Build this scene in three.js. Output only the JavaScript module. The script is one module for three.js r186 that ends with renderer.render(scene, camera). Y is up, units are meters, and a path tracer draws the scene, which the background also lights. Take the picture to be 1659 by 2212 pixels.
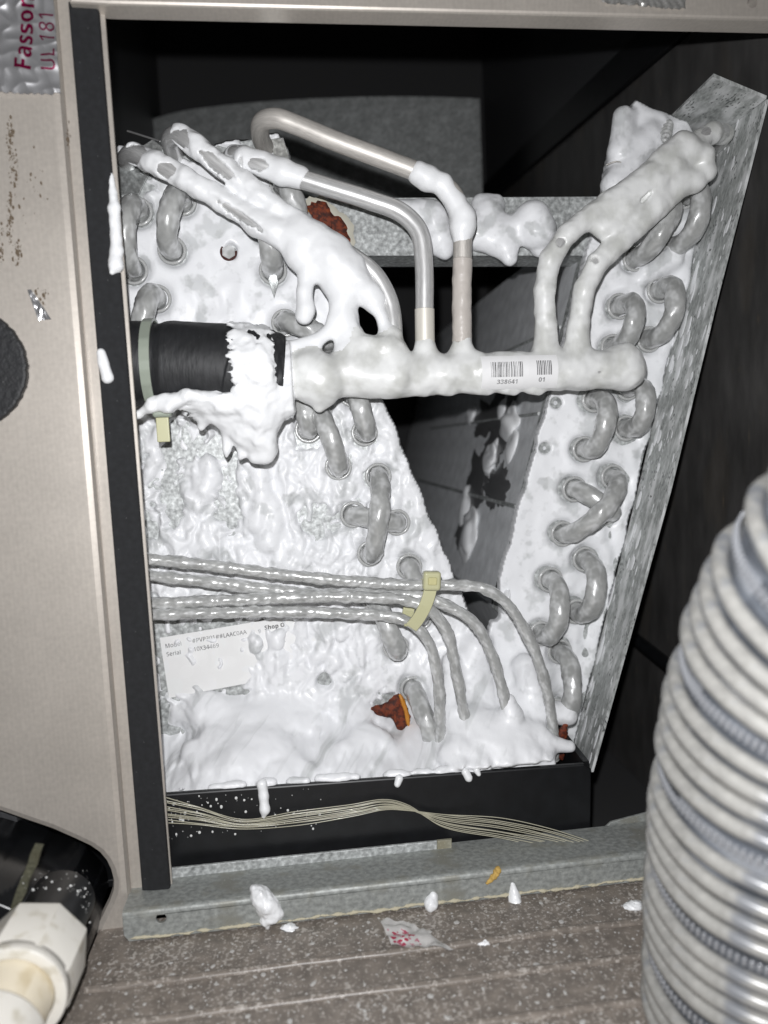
import * as THREE from 'three';
import { mergeGeometries, mergeVertices, toCreasedNormals } from 'three/addons/utils/BufferGeometryUtils.js';
import { RoundedBoxGeometry } from 'three/addons/geometries/RoundedBoxGeometry.js';
import { createNoise2D, createNoise3D } from 'simplex-noise';

// ------------------------------------------------------------ camera, light, exposure
const scene = new THREE.Scene();
const W = 1659, H = 2212, F = 1600;                       // the frame the photograph was measured in, focal length in the same unit
const camera = new THREE.PerspectiveCamera(2 * Math.atan(H / 2 / F) * 180 / Math.PI, 3 / 4, 0.01, 20);
const EYE = new THREE.Vector3(0, 0, 0.4);
camera.position.copy(EYE);
camera.rotation.set(THREE.MathUtils.degToRad(-5.33), THREE.MathUtils.degToRad(-6.53), THREE.MathUtils.degToRad(-2.62), 'YXZ');
camera.updateMatrixWorld(true);
camera.focus = 0.37;
camera.userData.fStop = 6;

// the only light is the phone's own flash, two centimetres above the lens; the dim room gives next to nothing
const flash = new THREE.PointLight(0xfdfdff, 0.46, 0, 2);
flash.name = 'phone_flash';
flash.position.copy(new THREE.Vector3(-0.006, 0.022, 0.004).applyMatrix4(camera.matrixWorld));
flash.castShadow = true;
flash.shadow.radius = 0.14;
flash.shadow.mapSize.set(2048, 2048);
scene.add(flash);
scene.background = new THREE.Color(0.014, 0.014, 0.0135);

const renderer = new THREE.WebGLRenderer({ antialias: true });
renderer.setSize(768, 1024);
renderer.toneMapping = THREE.LinearToneMapping;
renderer.toneMappingExposure = 1.0;
renderer.shadowMap.enabled = true;

// ------------------------------------------------------------ helpers
let seed = 7;
const rnd = () => { seed = (seed + 0x6d2b79f5) | 0; let t = Math.imul(seed ^ (seed >>> 15), 1 | seed); t = (t + Math.imul(t ^ (t >>> 7), 61 | t)) ^ t; return ((t ^ (t >>> 14)) >>> 0) / 4294967296; };
const n2 = createNoise2D(rnd), n3 = createNoise3D(rnd);
const fbm2 = (x, y, o = 4) => { let s = 0, a = 0.5; for (let i = 0; i < o; i++) { s += a * n2(x, y); x = x * 2.03 + 17; y = y * 2.03 + 5; a *= 0.5; } return s; };
const fbm3 = (x, y, z, o = 3) => { let s = 0, a = 0.5; for (let i = 0; i < o; i++) { s += a * n3(x, y, z); x = x * 2.03 + 17; y = y * 2.03 + 5; z = z * 2.03 + 9; a *= 0.5; } return s; };
const sm = (a, b, x) => { const t = Math.min(1, Math.max(0, (x - a) / (b - a))); return t * t * (3 - 2 * t); };
const mix = (a, b, t) => a + (b - a) * t;
const clamp = (x, a, b) => Math.min(b, Math.max(a, x));
// a measured point of the photograph, on the real plane z = const (or y = const) where the thing stands
const ray = (px, py) => new THREE.Vector3((px - W / 2) / F, -(py - H / 2) / F, -1).transformDirection(camera.matrixWorld);
const at = (px, py, z = 0) => { const d = ray(px, py); return EYE.clone().addScaledVector(d, (z - EYE.z) / d.z); };
const atY = (px, py, y) => { const d = ray(px, py); return EYE.clone().addScaledVector(d, (y - EYE.y) / d.y); };
const atX = (px, py, x) => { const d = ray(px, py); return EYE.clone().addScaledVector(d, (x - EYE.x) / d.x); };
const taken = new Map();
const numbered = (name) => { const n = taken.get(name) || 0; taken.set(name, n + 1); return n ? `${name}_${String(n).padStart(3, '0')}` : name; };
function add(o, parent) { o.castShadow = o.receiveShadow = true; (parent || scene).add(o); return o; }
function thing(name, label, category, group) { const o = new THREE.Group(); o.name = numbered(name); o.userData = { label, category }; if (group) o.userData.group = group; scene.add(o); return o; }
function part(name, geo, mat, parent, label) { const o = new THREE.Mesh(geo, mat); o.name = name; if (label) o.userData.label = label; return add(o, parent); }
function single(name, geo, mat, label, category, group) { const o = new THREE.Mesh(geo, mat); o.name = numbered(name); o.userData = { label, category }; if (group) o.userData.group = group; return add(o); }
function structure(name, geo, mat) { const o = new THREE.Mesh(geo, mat); o.name = numbered(name); o.userData = { kind: 'structure' }; return add(o); }
const stuff = (o) => { o.userData.kind = 'stuff'; return o; };

// uv in metres, from the position along the two axes across the normal
function metre(geo) {
  if (geo.index) geo = geo.toNonIndexed();
  if (!geo.attributes.normal) geo.computeVertexNormals();
  const p = geo.attributes.position, n = geo.attributes.normal, uv = new Float32Array(p.count * 2);
  for (let i = 0; i < p.count; i += 3) {
    const ax = Math.abs(n.getX(i)), ay = Math.abs(n.getY(i)), az = Math.abs(n.getZ(i));
    for (let k = i; k < i + 3; k++) {
      const [u, v] = az >= ax && az >= ay ? [p.getX(k), p.getY(k)] : ay >= ax ? [p.getX(k), p.getZ(k)] : [p.getZ(k), p.getY(k)];
      uv[2 * k] = u; uv[2 * k + 1] = v;
    }
  }
  geo.setAttribute('uv', new THREE.BufferAttribute(uv, 2));
  return geo;
}
// a sheet of metal or the like: outline (points with x, y) at front plane z, going back by thick
function sheet(pts, z, thick, bevel = 0.0006, holes = []) {
  const s = new THREE.Shape(pts.map((p) => new THREE.Vector2(p.x, p.y)));
  for (const [c, r] of holes) { const h = new THREE.Path(); h.absarc(c.x, c.y, r, 0, Math.PI * 2, true); s.holes.push(h); }
  const g = new THREE.ExtrudeGeometry(s, { depth: Math.max(thick - 2 * bevel, 1e-4), bevelEnabled: bevel > 0, bevelThickness: bevel, bevelSize: bevel, bevelOffset: -bevel, bevelSegments: 2, curveSegments: 16 });
  g.translate(0, 0, z - thick + bevel);
  return metre(g);
}
const pxSheet = (list, z, thick, bevel, holes) => sheet(list.map(([x, y]) => at(x, y, z)), z, thick, bevel, holes);
// box from eight corners: front quad and back quad
function hexa(f, b) {
  const v = [...f, ...b].map((p) => [p.x, p.y, p.z]).flat();
  const g = new THREE.BufferGeometry();
  g.setAttribute('position', new THREE.Float32BufferAttribute(v, 3));
  g.setIndex([0, 1, 2, 0, 2, 3, 5, 4, 7, 5, 7, 6, 4, 0, 3, 4, 3, 7, 1, 5, 6, 1, 6, 2, 3, 2, 6, 3, 6, 7, 4, 5, 1, 4, 1, 0]);
  const o = g.toNonIndexed(); o.computeVertexNormals();
  return metre(o);
}
function rbox(x0, x1, y0, y1, z0, z1, r = 0.0008) {
  const g = new RoundedBoxGeometry(x1 - x0, y1 - y0, z1 - z0, 2, Math.min(r, (x1 - x0) / 2.1, (y1 - y0) / 2.1, (z1 - z0) / 2.1));
  g.translate((x0 + x1) / 2, (y0 + y1) / 2, (z0 + z1) / 2);
  return metre(g);
}
// a swept round body; radius(t, angle, position) in metres; uv in metres; ends rounded or flat
function sweep(points, radius, { seg = 80, rad = 20, round = false, tension = 'centripetal' } = {}) {
  const curve = !Array.isArray(points) ? points : new THREE.CatmullRomCurve3(points, false, tension);
  const fr = curve.computeFrenetFrames(seg, false), len = curve.getLength();
  const pos = [], uv = [], idx = [], rf = typeof radius === 'number' ? () => radius : radius, v = new THREE.Vector3();
  for (let i = 0; i <= seg; i++) {
    const t = i / seg, c = curve.getPointAt(t);
    for (let j = 0; j <= rad; j++) {
      const a = (j / rad) * Math.PI * 2;
      const r0 = rf(t, j === rad ? 0 : a, c);
      let r = r0;
      if (round) { const e = Math.min(t, 1 - t) * len; if (e < r0) r = Math.sqrt(Math.max(0, 1 - (1 - e / r0) ** 2)) * r0; }
      v.copy(c).addScaledVector(fr.normals[i], Math.cos(a) * r).addScaledVector(fr.binormals[i], Math.sin(a) * r);
      pos.push(v.x, v.y, v.z); uv.push((j / rad) * 2 * Math.PI * 0.005, t * len);
    }
  }
  for (let i = 0; i < seg; i++) for (let j = 0; j < rad; j++) { const a = i * (rad + 1) + j, b = a + rad + 1; idx.push(a, b, a + 1, b, b + 1, a + 1); }
  for (const [i, flip] of [[0, 0], [seg, 1]]) {           // caps
    const c = curve.getPointAt(i / seg), k = pos.length / 3; pos.push(c.x, c.y, c.z); uv.push(0, (i / seg) * len);
    for (let j = 0; j < rad; j++) { const a = i * (rad + 1) + j; flip ? idx.push(k, a, a + 1) : idx.push(k, a + 1, a); }
  }
  const g = new THREE.BufferGeometry();
  g.setAttribute('position', new THREE.Float32BufferAttribute(pos, 3));
  g.setAttribute('uv', new THREE.Float32BufferAttribute(uv, 2));
  g.setIndex(idx); g.computeVertexNormals();
  const n = g.attributes.normal;                          // the seam of the sweep gets one normal
  for (let i = 0; i <= seg; i++) { const a = i * (rad + 1), b = a + rad; v.set(n.getX(a) + n.getX(b), n.getY(a) + n.getY(b), n.getZ(a) + n.getZ(b)).normalize(); n.setXYZ(a, v.x, v.y, v.z); n.setXYZ(b, v.x, v.y, v.z); }
  return g;
}
const P = (list) => list.map(([x, y, z]) => at(x, y, z));

// ------------------------------------------------------------ textures
const hashT = new Uint16Array(4096); for (let i = 0; i < 4096; i++) hashT[i] = i; for (let i = 4095; i > 0; i--) { const j = Math.floor(rnd() * (i + 1)); [hashT[i], hashT[j]] = [hashT[j], hashT[i]]; }
// gradient noise that repeats after f cells, so that textures tile
function tnoise(u, v, f, k = 0) {
  f = Math.round(f); const x = u * f, y = v * f, ix = Math.floor(x), iy = Math.floor(y), fx = x - ix, fy = y - iy, K = Math.round(k * 37) & 1023;
  const g = (i, j) => { const h = hashT[(hashT[(((ix + i) % f + f) % f + K) & 4095] + (((iy + j) % f + f) % f) * 7 + K) & 4095] * 0.0015339807878856412; return Math.cos(h) * (fx - i) + Math.sin(h) * (fy - j); };
  const sx = fx * fx * fx * (fx * (fx * 6 - 15) + 10), sy = fy * fy * fy * (fy * (fy * 6 - 15) + 10);
  return 1.55 * mix(mix(g(0, 0), g(1, 0), sx), mix(g(0, 1), g(1, 1), sx), sy);
}
function tfbm(u, v, f, o = 3, k = 0) { let s = 0, a = 0.5; for (let i = 0; i < o; i++) { s += a * tnoise(u, v, f, k + i * 9.1); f *= 2.1; a *= 0.5; } return s; }
function tex(n, size, fn, srgb = true, m = n) {
  const d = new Uint8Array(n * m * 4);
  for (let y = 0; y < m; y++) for (let x = 0; x < n; x++) {
    const c = fn(x / n, y / m, x, y), i = (y * n + x) * 4, g = Array.isArray(c) ? c : [c, c, c];
    d[i] = clamp(g[0], 0, 255); d[i + 1] = clamp(g[1], 0, 255); d[i + 2] = clamp(g[2], 0, 255); d[i + 3] = 255;
  }
  const t = new THREE.DataTexture(d, n, m); t.wrapS = t.wrapT = THREE.RepeatWrapping; t.magFilter = THREE.LinearFilter; t.minFilter = THREE.LinearMipmapLinearFilter;
  const [su, sv] = Array.isArray(size) ? size : [size, size]; t.repeat.set(1 / su, 1 / sv); if (srgb) t.colorSpace = THREE.SRGBColorSpace; t.needsUpdate = true;
  return t;
}
const shade = (c, k) => c.map((x) => x * k);
const lerp3 = (a, b, t) => a.map((x, i) => mix(x, b[i], t));
// speckled white droplets of dried foam over a base colour
const drops = (u, v, f, cut, k = 0) => sm(cut, cut + 0.2, tnoise(u, v, f, k) * 0.7 + tnoise(u, v, f * 2.3, k + 4) * 0.45);

const T = {};
T.galv = tex(512, 0.06, (u, v) => { const s = tfbm(u, v, 26, 3, 2), b = tfbm(u, v, 5, 3, 8); return shade([184, 187, 186], 0.94 + 0.42 * s + 0.2 * b); });
T.galvBump = tex(256, 0.02, (u, v) => 128 + 120 * tfbm(u, v, 14, 3, 3), false);
T.baffle = tex(512, [0.05, 0.13], (u, v) => {
  const s = tfbm(u * 1, v, 40, 2, 5), streak = tnoise(u, v, 6, 21) * 0.6 + tnoise(u, v, 13, 3) * 0.5;
  let c = shade([168, 171, 169], 1 + 0.35 * s);
  c = lerp3(c, [236, 237, 237], 0.85 * sm(-0.25, 0.5, streak));
  return lerp3(c, [38, 40, 40], 0.6 * sm(0.5, 0.7, tnoise(u, v, 60, 31) * 0.8 + 0.45 * tnoise(u, v, 8, 41)));
});
T.film = tex(512, 0.05, (u, v) => { const s = tfbm(u, v, 7, 4, 1), w = sm(-0.35, 0.75, tnoise(u, v, 9, 6) * 0.7 + tnoise(u, v, 22, 7) * 0.45); return lerp3(shade([172, 173, 171], 1 + 0.16 * s), [226, 227, 227], 0.8 * w); });
T.filmBump = tex(256, 0.02, (u, v) => 128 + 100 * tfbm(u, v, 9, 3, 13), false);
T.foamBump = tex(512, 0.035, (u, v) => 128 + 90 * tfbm(u, v, 9, 5, 23) + 60 * tnoise(u, v, 61, 3), false);
// wet foam: white where it is thick, greyer where only a film of it lies on the metal
T.foamPatch = tex(1024, 0.14, (u, v) => { const w = sm(0.1, 0.32, tfbm(u, v, 8, 4, 14)) * 0.7 + 0.3 * sm(0.15, 0.4, tfbm(u, v, 22, 3, 4)); return lerp3([240, 241, 243], [201, 203, 203], w); });
T.filmFoam = tex(512, 0.1, (u, v) => { const w = sm(-0.25, 0.5, tfbm(u, v, 7, 4, 5)); return lerp3([234, 235, 235], [202, 203, 200], w); });
T.beige = tex(512, 0.12, (u, v, x) => { const s = tfbm(u, v, 60, 2, 3), line = Math.sin(u * Math.PI * 2 * 64) * 1.3, d = tfbm(u, v, 3, 3, 12); return shade([192, 185, 176], 1 + 0.06 * s + 0.07 * d).map((q) => q + line); });
T.black = tex(256, 0.05, (u, v) => { const d = drops(u, v, 34, 0.74, 2); return lerp3(shade([30, 31, 33], 1 + 0.3 * tfbm(u, v, 20, 2)), [165, 165, 163], d * 0.8); });
T.pan = tex(512, 0.09, (u, v) => { const d = drops(u, v, 40, 0.93, 7); return lerp3(shade([21, 22, 24], 1 + 0.35 * tfbm(u, v, 12, 3)), [120, 122, 122], d * 0.7); });
T.liner = tex(512, [0.1, 0.3], (u, v) => {
  const s = tfbm(u, v, 8, 4, 3), str = tnoise(u * 1, v, 5, 3), scratch = Math.pow(Math.abs(tnoise(u, v * 0.999, 24, 33)), 6);
  const d = drops(u, v, 50, 0.95, 19);
  return lerp3(lerp3(shade([72, 71, 70], 1 + 0.28 * s + 0.1 * str), [110, 98, 82], 0.16 * sm(0.25, 0.6, tnoise(u, v, 4, 50)) + 0.5 * scratch), [150, 150, 148], d * 0.6);
});
T.brown = tex(1024, 0.11, (u, v) => {
  const m = 0.3 * tfbm(u, v, 4, 2, 2), d = Math.max(drops(u, v, 64, 0.2 - m, 3) * 0.75, drops(u, v, 31, 0.4 - m, 11)), g = tfbm(u, v, 20, 3, 8);
  return lerp3(shade([122, 114, 106], 1 + 0.25 * g), [186, 180, 173], d * 0.85);
});
T.rail = tex(512, [0.1, 0.08], (u, v) => { const s = tfbm(u, v, 40, 3, 6), b = tfbm(u, v, 6, 3, 3), sp = drops(u, v, 70, 0.55, 15); return lerp3(lerp3(shade([150, 153, 150], 1 + 0.26 * s), [138, 138, 130], sm(0, 0.5, b)), [196, 198, 190], sp * 0.6); });
T.rust = tex(256, 0.02, (u, v) => { const s = tfbm(u, v, 8, 4, 3); return lerp3(lerp3([52, 18, 7], [112, 46, 18], sm(-0.45, 0.35, s)), [140, 66, 22], 0.5 * sm(0.35, 0.6, tnoise(u, v, 9, 9))); });
T.tube = tex(512, [0.012, 0.2], (u, v) => shade([214, 214, 213], 1 + 0.09 * tnoise(u, v, 60, 3) + 0.13 * tfbm(u, v, 6, 3, 4)));
T.fins = tex(512, 0.05, (u, v) => { const l = Math.sin(u * Math.PI * 2 * 40) * 9, s = tfbm(u, v, 5, 4, 3); return shade([224, 226, 228], 1 + 0.14 * s).map((q) => q + l); });

const std = (o) => new THREE.MeshStandardMaterial(o);
const phys = (o) => new THREE.MeshPhysicalMaterial(o);
const M = {
  foam: phys({ color: new THREE.Color().setRGB(0.865, 0.875, 0.885), roughness: 0.46, bumpMap: T.foamBump, bumpScale: 0.00008, clearcoat: 0.45, clearcoatRoughness: 0.16 }),
  foamThin: phys({ color: new THREE.Color().setRGB(0.97, 0.97, 0.955), map: T.filmFoam, roughness: 0.4, bumpMap: T.foamBump, bumpScale: 0.00007, clearcoat: 0.3, clearcoatRoughness: 0.22 }),
  foamPlate: phys({ map: T.foamPatch, roughness: 0.46, bumpMap: T.foamBump, bumpScale: 0.00006, clearcoat: 0.16, clearcoatRoughness: 0.2 }),
  film: phys({ map: T.film, roughness: 0.34, bumpMap: T.filmBump, bumpScale: 0.00016, metalness: 0.12, clearcoat: 0.8, clearcoatRoughness: 0.16 }),
  galv: std({ map: T.galv, roughness: 0.45, metalness: 0.2, bumpMap: T.galvBump, bumpScale: 0.00008 }),
  baffle: std({ map: T.baffle, roughness: 0.5, metalness: 0.15, bumpMap: T.galvBump, bumpScale: 0.0001 }),
  beige: std({ map: T.beige, roughness: 0.42, metalness: 0.4 }),
  gasket: std({ map: T.black, roughness: 0.9 }),
  pan: std({ map: T.pan, roughness: 0.42 }),
  liner: std({ map: T.liner, roughness: 0.42 }),
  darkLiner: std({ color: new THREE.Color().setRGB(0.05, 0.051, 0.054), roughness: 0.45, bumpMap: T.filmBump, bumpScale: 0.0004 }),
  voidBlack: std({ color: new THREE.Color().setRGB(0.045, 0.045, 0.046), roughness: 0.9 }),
  brown: std({ map: T.brown, roughness: 0.36 }),
  rail: std({ map: T.rail, roughness: 0.5, metalness: 0.2, bumpMap: T.galvBump, bumpScale: 0.0001 }),
  rust: std({ map: T.rust, roughness: 0.75 }),
  tube: phys({ map: T.tube, roughness: 0.34, metalness: 0.45, clearcoat: 0.4, clearcoatRoughness: 0.15 }),
  tubeWarm: std({ map: T.tube, color: new THREE.Color().setRGB(0.9, 0.86, 0.81), roughness: 0.5, metalness: 0.4 }),
  fins: std({ map: T.fins, roughness: 0.55, metalness: 0.05 }),
  zip: phys({ color: new THREE.Color().setRGB(0.52, 0.51, 0.31), roughness: 0.35, clearcoat: 0.3 }),
  zipPale: phys({ color: new THREE.Color().setRGB(0.3, 0.335, 0.28), roughness: 0.3 }),
  rubber: std({ map: T.black, roughness: 0.6, bumpMap: T.filmBump, bumpScale: 0.0004 }),
  pvc: phys({ map: tex(256, 0.05, (u, v) => lerp3([216, 213, 205], [182, 176, 160], 0.7 * sm(0.05, 0.5, tfbm(u, v, 6, 4, 8)))), roughness: 0.36 }),
  pvcCream: phys({ map: tex(256, 0.05, (u, v) => lerp3([222, 212, 190], [192, 176, 142], 0.7 * sm(0.0, 0.5, tfbm(u, v, 5, 4, 18)))), roughness: 0.4 }),
  foil: std({ color: new THREE.Color().setRGB(0.78, 0.78, 0.79), roughness: 0.22, metalness: 0.85 }),
};

// ------------------------------------------------------------ the setting: inside of the cabinet and the shelf below it
const XR = 0.252, XL = -0.135, ZB = -0.53, YS = at(830, 1970, 0.085).y;      // right wall, left wall, back wall, shelf
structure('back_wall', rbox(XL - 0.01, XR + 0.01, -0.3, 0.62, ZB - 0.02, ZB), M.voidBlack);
structure('left_wall', rbox(XL - 0.02, XL, -0.3, 0.62, ZB, 0.06), M.darkLiner);
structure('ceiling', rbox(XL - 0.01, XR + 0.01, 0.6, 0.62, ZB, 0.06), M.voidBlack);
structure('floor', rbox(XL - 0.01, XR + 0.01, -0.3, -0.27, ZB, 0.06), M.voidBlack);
const rightWall = structure('right_wall', rbox(XR, XR + 0.02, -0.3, 0.62, ZB, 0.062), M.darkLiner);
{ // lower lining sheet of the right wall, its top edge rising towards the back, and a trim strip along it
  const z0 = 0.06, z1 = ZB + 0.002, y0 = 0.226, y1 = 0.283;
  const f = (x) => [new THREE.Vector3(x, -0.268, z1), new THREE.Vector3(x, -0.268, z0), new THREE.Vector3(x, y0, z0), new THREE.Vector3(x, y1, z1)];
  part('lining_sheet', hexa(f(XR - 0.003), f(XR)), M.liner, rightWall);
  const g = (x, d) => [new THREE.Vector3(x, y0 + 0.001, z0), new THREE.Vector3(x, y0 + d, z0), new THREE.Vector3(x, y1 + d, z1), new THREE.Vector3(x, y1 + 0.001, z1)].reverse();
  part('trim_strip', hexa(g(XR - 0.007, 0.026), g(XR, 0.026)), M.pan, rightWall);
  const rail = sweep([new THREE.Vector3(XR - 0.006, -0.175, 0.05), new THREE.Vector3(XR - 0.006, -0.12, -0.45)], 0.005, { seg: 6, rad: 8 });
  part('side_rail', rail, M.pan, rightWall);
}
{ // galvanised sheet standing in front of the back wall
  const z = -0.395, pts = [[120, 520], [1046, 520], [1046, 214], [900, 206], [700, 196], [520, 186], [380, 180], [230, 190], [120, 196]].map(([x, y]) => at(x, y, z));
  const xr = pts[1].x, xl = pts[0].x, topY = (x) => { for (let k = 2; k + 1 < pts.length; k++) if (x <= pts[k].x && x >= pts[k + 1].x) return mix(pts[k + 1].y, pts[k].y, (x - pts[k + 1].x) / (pts[k].x - pts[k + 1].x)); return pts[2].y; };
  const nu = 40, nv = 6, pos = [], idx = [], yb = pts[0].y;                          // a bowed sheet, its far side turning away
  for (const t of [0, 0.0016]) for (let j = 0; j <= nv; j++) for (let i = 0; i <= nu; i++) { const x = mix(xl, xr, i / nu), u = (xr - x) / (xr - xl); pos.push(x, mix(yb, topY(x), j / nv), z - 0.12 * u * u - t); }
  const N = (nu + 1) * (nv + 1), e = (a, b, c, d) => idx.push(a, b, c, a, c, d);
  for (let j = 0; j < nv; j++) for (let i = 0; i < nu; i++) { const a = j * (nu + 1) + i, b = a + nu + 1; e(a, a + 1, b + 1, b); e(N + a, N + b, N + b + 1, N + a + 1); }
  for (let i = 0; i < nu; i++) { const a = nv * (nu + 1) + i; e(a, a + 1, N + a + 1, N + a); }
  for (let j = 0; j < nv; j++) { const a = j * (nu + 1) + nu; e(a, N + a, N + a + nu + 1, a + nu + 1); }
  const bsg = new THREE.BufferGeometry(); bsg.setAttribute('position', new THREE.Float32BufferAttribute(pos, 3)); bsg.setIndex(idx); structure('back_sheet', toCreasedNormals(metre(bsg.toNonIndexed()), 0.6), M.galv);
  const q = []; for (let i = 0; i < 26; i++) { const a = i / 26 * Math.PI * 2, r = 0.024 * (1 + 0.35 * n2(Math.cos(a) * 1.6, Math.sin(a) * 1.6 + 4)); const c = at(248, 70, ZB + 0.01); q.push(new THREE.Vector3(c.x + r * Math.cos(a), c.y + 1.1 * r * Math.sin(a), 0)); }
  single('insulation_scrap', sheet(q, ZB + 0.01, 0.006, 0.002), std({ color: new THREE.Color().setRGB(0.12, 0.095, 0.035), roughness: 1, bumpMap: T.filmBump, bumpScale: 0.003 }), 'dull yellow scrap of insulation on the dark back wall', 'insulation');
}
const shelf = structure('shelf', rbox(-0.0995, 0.34, YS - 0.004, YS, 0.07, 0.34, 0.0006), M.brown);
for (const z of [0.112, 0.1325, 0.155]) {                 // pressed beads across the shelf
  const g = new THREE.CylinderGeometry(0.0019, 0.0019, 0.43, 18, 60, false); g.rotateZ(Math.PI / 2); g.scale(1, 0.8, 1);
  const p = g.attributes.position; for (let i = 0; i < p.count; i++) { p.setZ(i, p.getZ(i) + 0.0004 * n2(p.getX(i) * 30, z * 99)); }
  g.translate(0.12, YS, z); g.computeVertexNormals(); part('pressed_bead', metre(g), M.brown, shelf);
}

// ------------------------------------------------------------ the cabinet's door frame
const cab = thing('cabinet_frame', 'beige sheet metal door frame of the air handler with galvanised sill', 'cabinet');
const LX = (a, b, y) => a + (b - a) * y / 1715;            // a post line: x at y = 0 and at y = 1715
{
  const zp = 0.074, x1 = (y) => LX(116, 260, y);
  part('side_panel', pxSheet([[-520, -320], [x1(-320), -320], [x1(900), 900], [x1(2043), 2043], [188, 2048], [206, 2000], [232, 1948], [240, 1925], [241, 1905], [235, 1882], [226, 1863], [212, 1846], [192, 1832], [160, 1817], [110, 1795], [60, 1778], [0, 1757], [-170, 1705], [-520, 1650]], zp, 0.008, 0.0032), M.beige, cab);
  const fl = (a, b, z, y0, y1) => [[LX(a[0], a[1], y0), y0], [LX(b[0], b[1], y0), y0], [LX(b[0], b[1], y1), y1], [LX(a[0], a[1], y1), y1]];
  part('post_flange', pxSheet(fl([100, 244], [224, 357], 0, -90, 1935), 0.0675, 0.0016, 0.0004), M.beige, cab);
  part('gasket_strip', pxSheet(fl([146, 289], [210, 350], 0, 2, 1925), 0.0715, 0.0038, 0.0008), M.gasket, cab, 'black foam gasket strip stuck along the post');
  // top rail
  part('top_rail', pxSheet([[LX(134, 264, -320), -320], [2300, -320], [2300, 58], [1659, 42], [235, 8], [150, 3]], 0.0755, 0.012, 0.0012, [[at(1625, 6, 0.0755), 0.0034]]), M.beige, cab);
  // sill rail: front face with a hole, rounded bend, top ledge
  const zf = 0.086, yb = YS + 0.0008, yr = at(300, 1960, 0.085).y - 0.001, x0 = -0.0856, xe = 0.32;
  const face = sheet([new THREE.Vector2(x0 + 0.002, yb), new THREE.Vector2(xe, yb), new THREE.Vector2(xe, yr - 0.0023), new THREE.Vector2(x0, yr - 0.0023), new THREE.Vector2(x0, yb + 0.003)], zf, 0.0016, 0.0003, [[at(348, 1984, zf), 0.0022]]);
  const bend = new THREE.CylinderGeometry(0.0022, 0.0022, xe - x0, 16, 90, true, 0, Math.PI / 2); bend.rotateZ(Math.PI / 2); bend.rotateX(0);
  const bp = []; const nx = 90, na = 8, bi = [];
  for (let i = 0; i <= nx; i++) for (let j = 0; j <= na; j++) { const a = j / na * Math.PI * 0.53, x = mix(x0, xe, i / nx), w = 0.0004 * n2(x * 60, 3); bp.push(x, yr - 0.0022 + (0.0022 + w) * Math.sin(a), zf - 0.0022 + (0.0022 + w) * Math.cos(a)); }
  for (let i = 0; i < nx; i++) for (let j = 0; j < na; j++) { const a = i * (na + 1) + j, b = a + na + 1; bi.push(a, b, a + 1, b, b + 1, a + 1); }
  const bg = new THREE.BufferGeometry(); bg.setAttribute('position', new THREE.Float32BufferAttribute(bp, 3)); bg.setIndex(bi); bg.computeVertexNormals();
  const yl = yr - 0.0006, zl = 0.058;
  const ledge = hexa([[x0, yr - 0.002, zf - 0.0026], [xe, yr - 0.002, zf - 0.0026], [xe, yr, zf - 0.0024], [x0, yr, zf - 0.0024]].map((a) => new THREE.Vector3(...a)), [[x0, yl - 0.002, zl], [xe, yl - 0.002, zl], [xe, yl, zl], [x0, yl, zl]].map((a) => new THREE.Vector3(...a)));
  part('sill_rail', mergeGeometries([face, metre(bg), ledge]), M.rail, cab, 'galvanised sill rail with chalky corrosion');
  part('sill_backing', rbox(x0 + 0.003, xe, yb, yr - 0.003, 0.066, 0.07), M.beige, cab);
  part('corrosion_line', sweep(Array.from({ length: 60 }, (_, i) => new THREE.Vector3(mix(x0 + 0.002, 0.16, i / 59), yb + 0.0012 + 0.0006 * n2(i * 0.5, 2), zf + 0.0001)), (t, a, q) => Math.max(0.00008, 0.0005 + 0.0006 * n2(q.x * 160, 8) + 0.0003 * n2(q.x * 900, a)), { seg: 400, rad: 8 }), std({ color: new THREE.Color().setRGB(0.5, 0.46, 0.34), roughness: 0.9 }), cab, 'pale corrosion crust along the foot of the sill');
  const tab = pxSheet([[368, 1905], [944, 1862], [944, 1817], [371, 1876]], 0.0625, 0.0014, 0.0003);
  part('support_strip', tab, M.galv, cab);
  part('strip_end', pxSheet([[944.5, 1862], [976, 1858], [976, 1814], [944.5, 1817]], 0.0628, 0.0017, 0.0003), std({ map: T.rail, color: new THREE.Color().setRGB(1, 0.93, 0.76), roughness: 0.6 }), cab, 'cream coloured corroded end of the support strip');
  part('corner_tab', pxSheet([[1292, 1803], [1420, 1778], [1420, 1750], [1320, 1776]], 0.0575, 0.0014, 0.0003), M.rail, cab);
}

// ------------------------------------------------------------ drain pan
const pan = thing('drain_pan', 'black drain pan under the coil with white foam over its rim', 'drain pan');
const PZ = 0.055;
{
  const front = pxSheet([[250, 1724], [355, 1716], [1262, 1651], [1278, 1662], [1276, 1800], [372, 1884], [250, 1897]], PZ, 0.003, 0.0008);
  part('front_wall', front, M.pan, pan);
  const a = at(1278, 1662, PZ), b = at(1276, 1800, PZ), yb = b.y + 0.001, yt = a.y - 0.001;
  part('end_wall', hexa([[a.x - 0.003, yb, PZ - 0.003], [a.x, yb, PZ - 0.003], [a.x, yt + 0.004, PZ - 0.003], [a.x - 0.003, yt + 0.004, PZ - 0.003]].map((q) => new THREE.Vector3(...q)), [[a.x + 0.017, yb, -0.4], [a.x + 0.02, yb, -0.4], [a.x + 0.02, yt + 0.006, -0.4], [a.x + 0.017, yt + 0.006, -0.4]].map((q) => new THREE.Vector3(...q))), M.pan, pan);
  part('pan_floor', rbox(-0.13, a.x - 0.001, b.y - 0.003, b.y + 0.001, -0.4, PZ - 0.0035), M.pan, pan);
}

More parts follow.
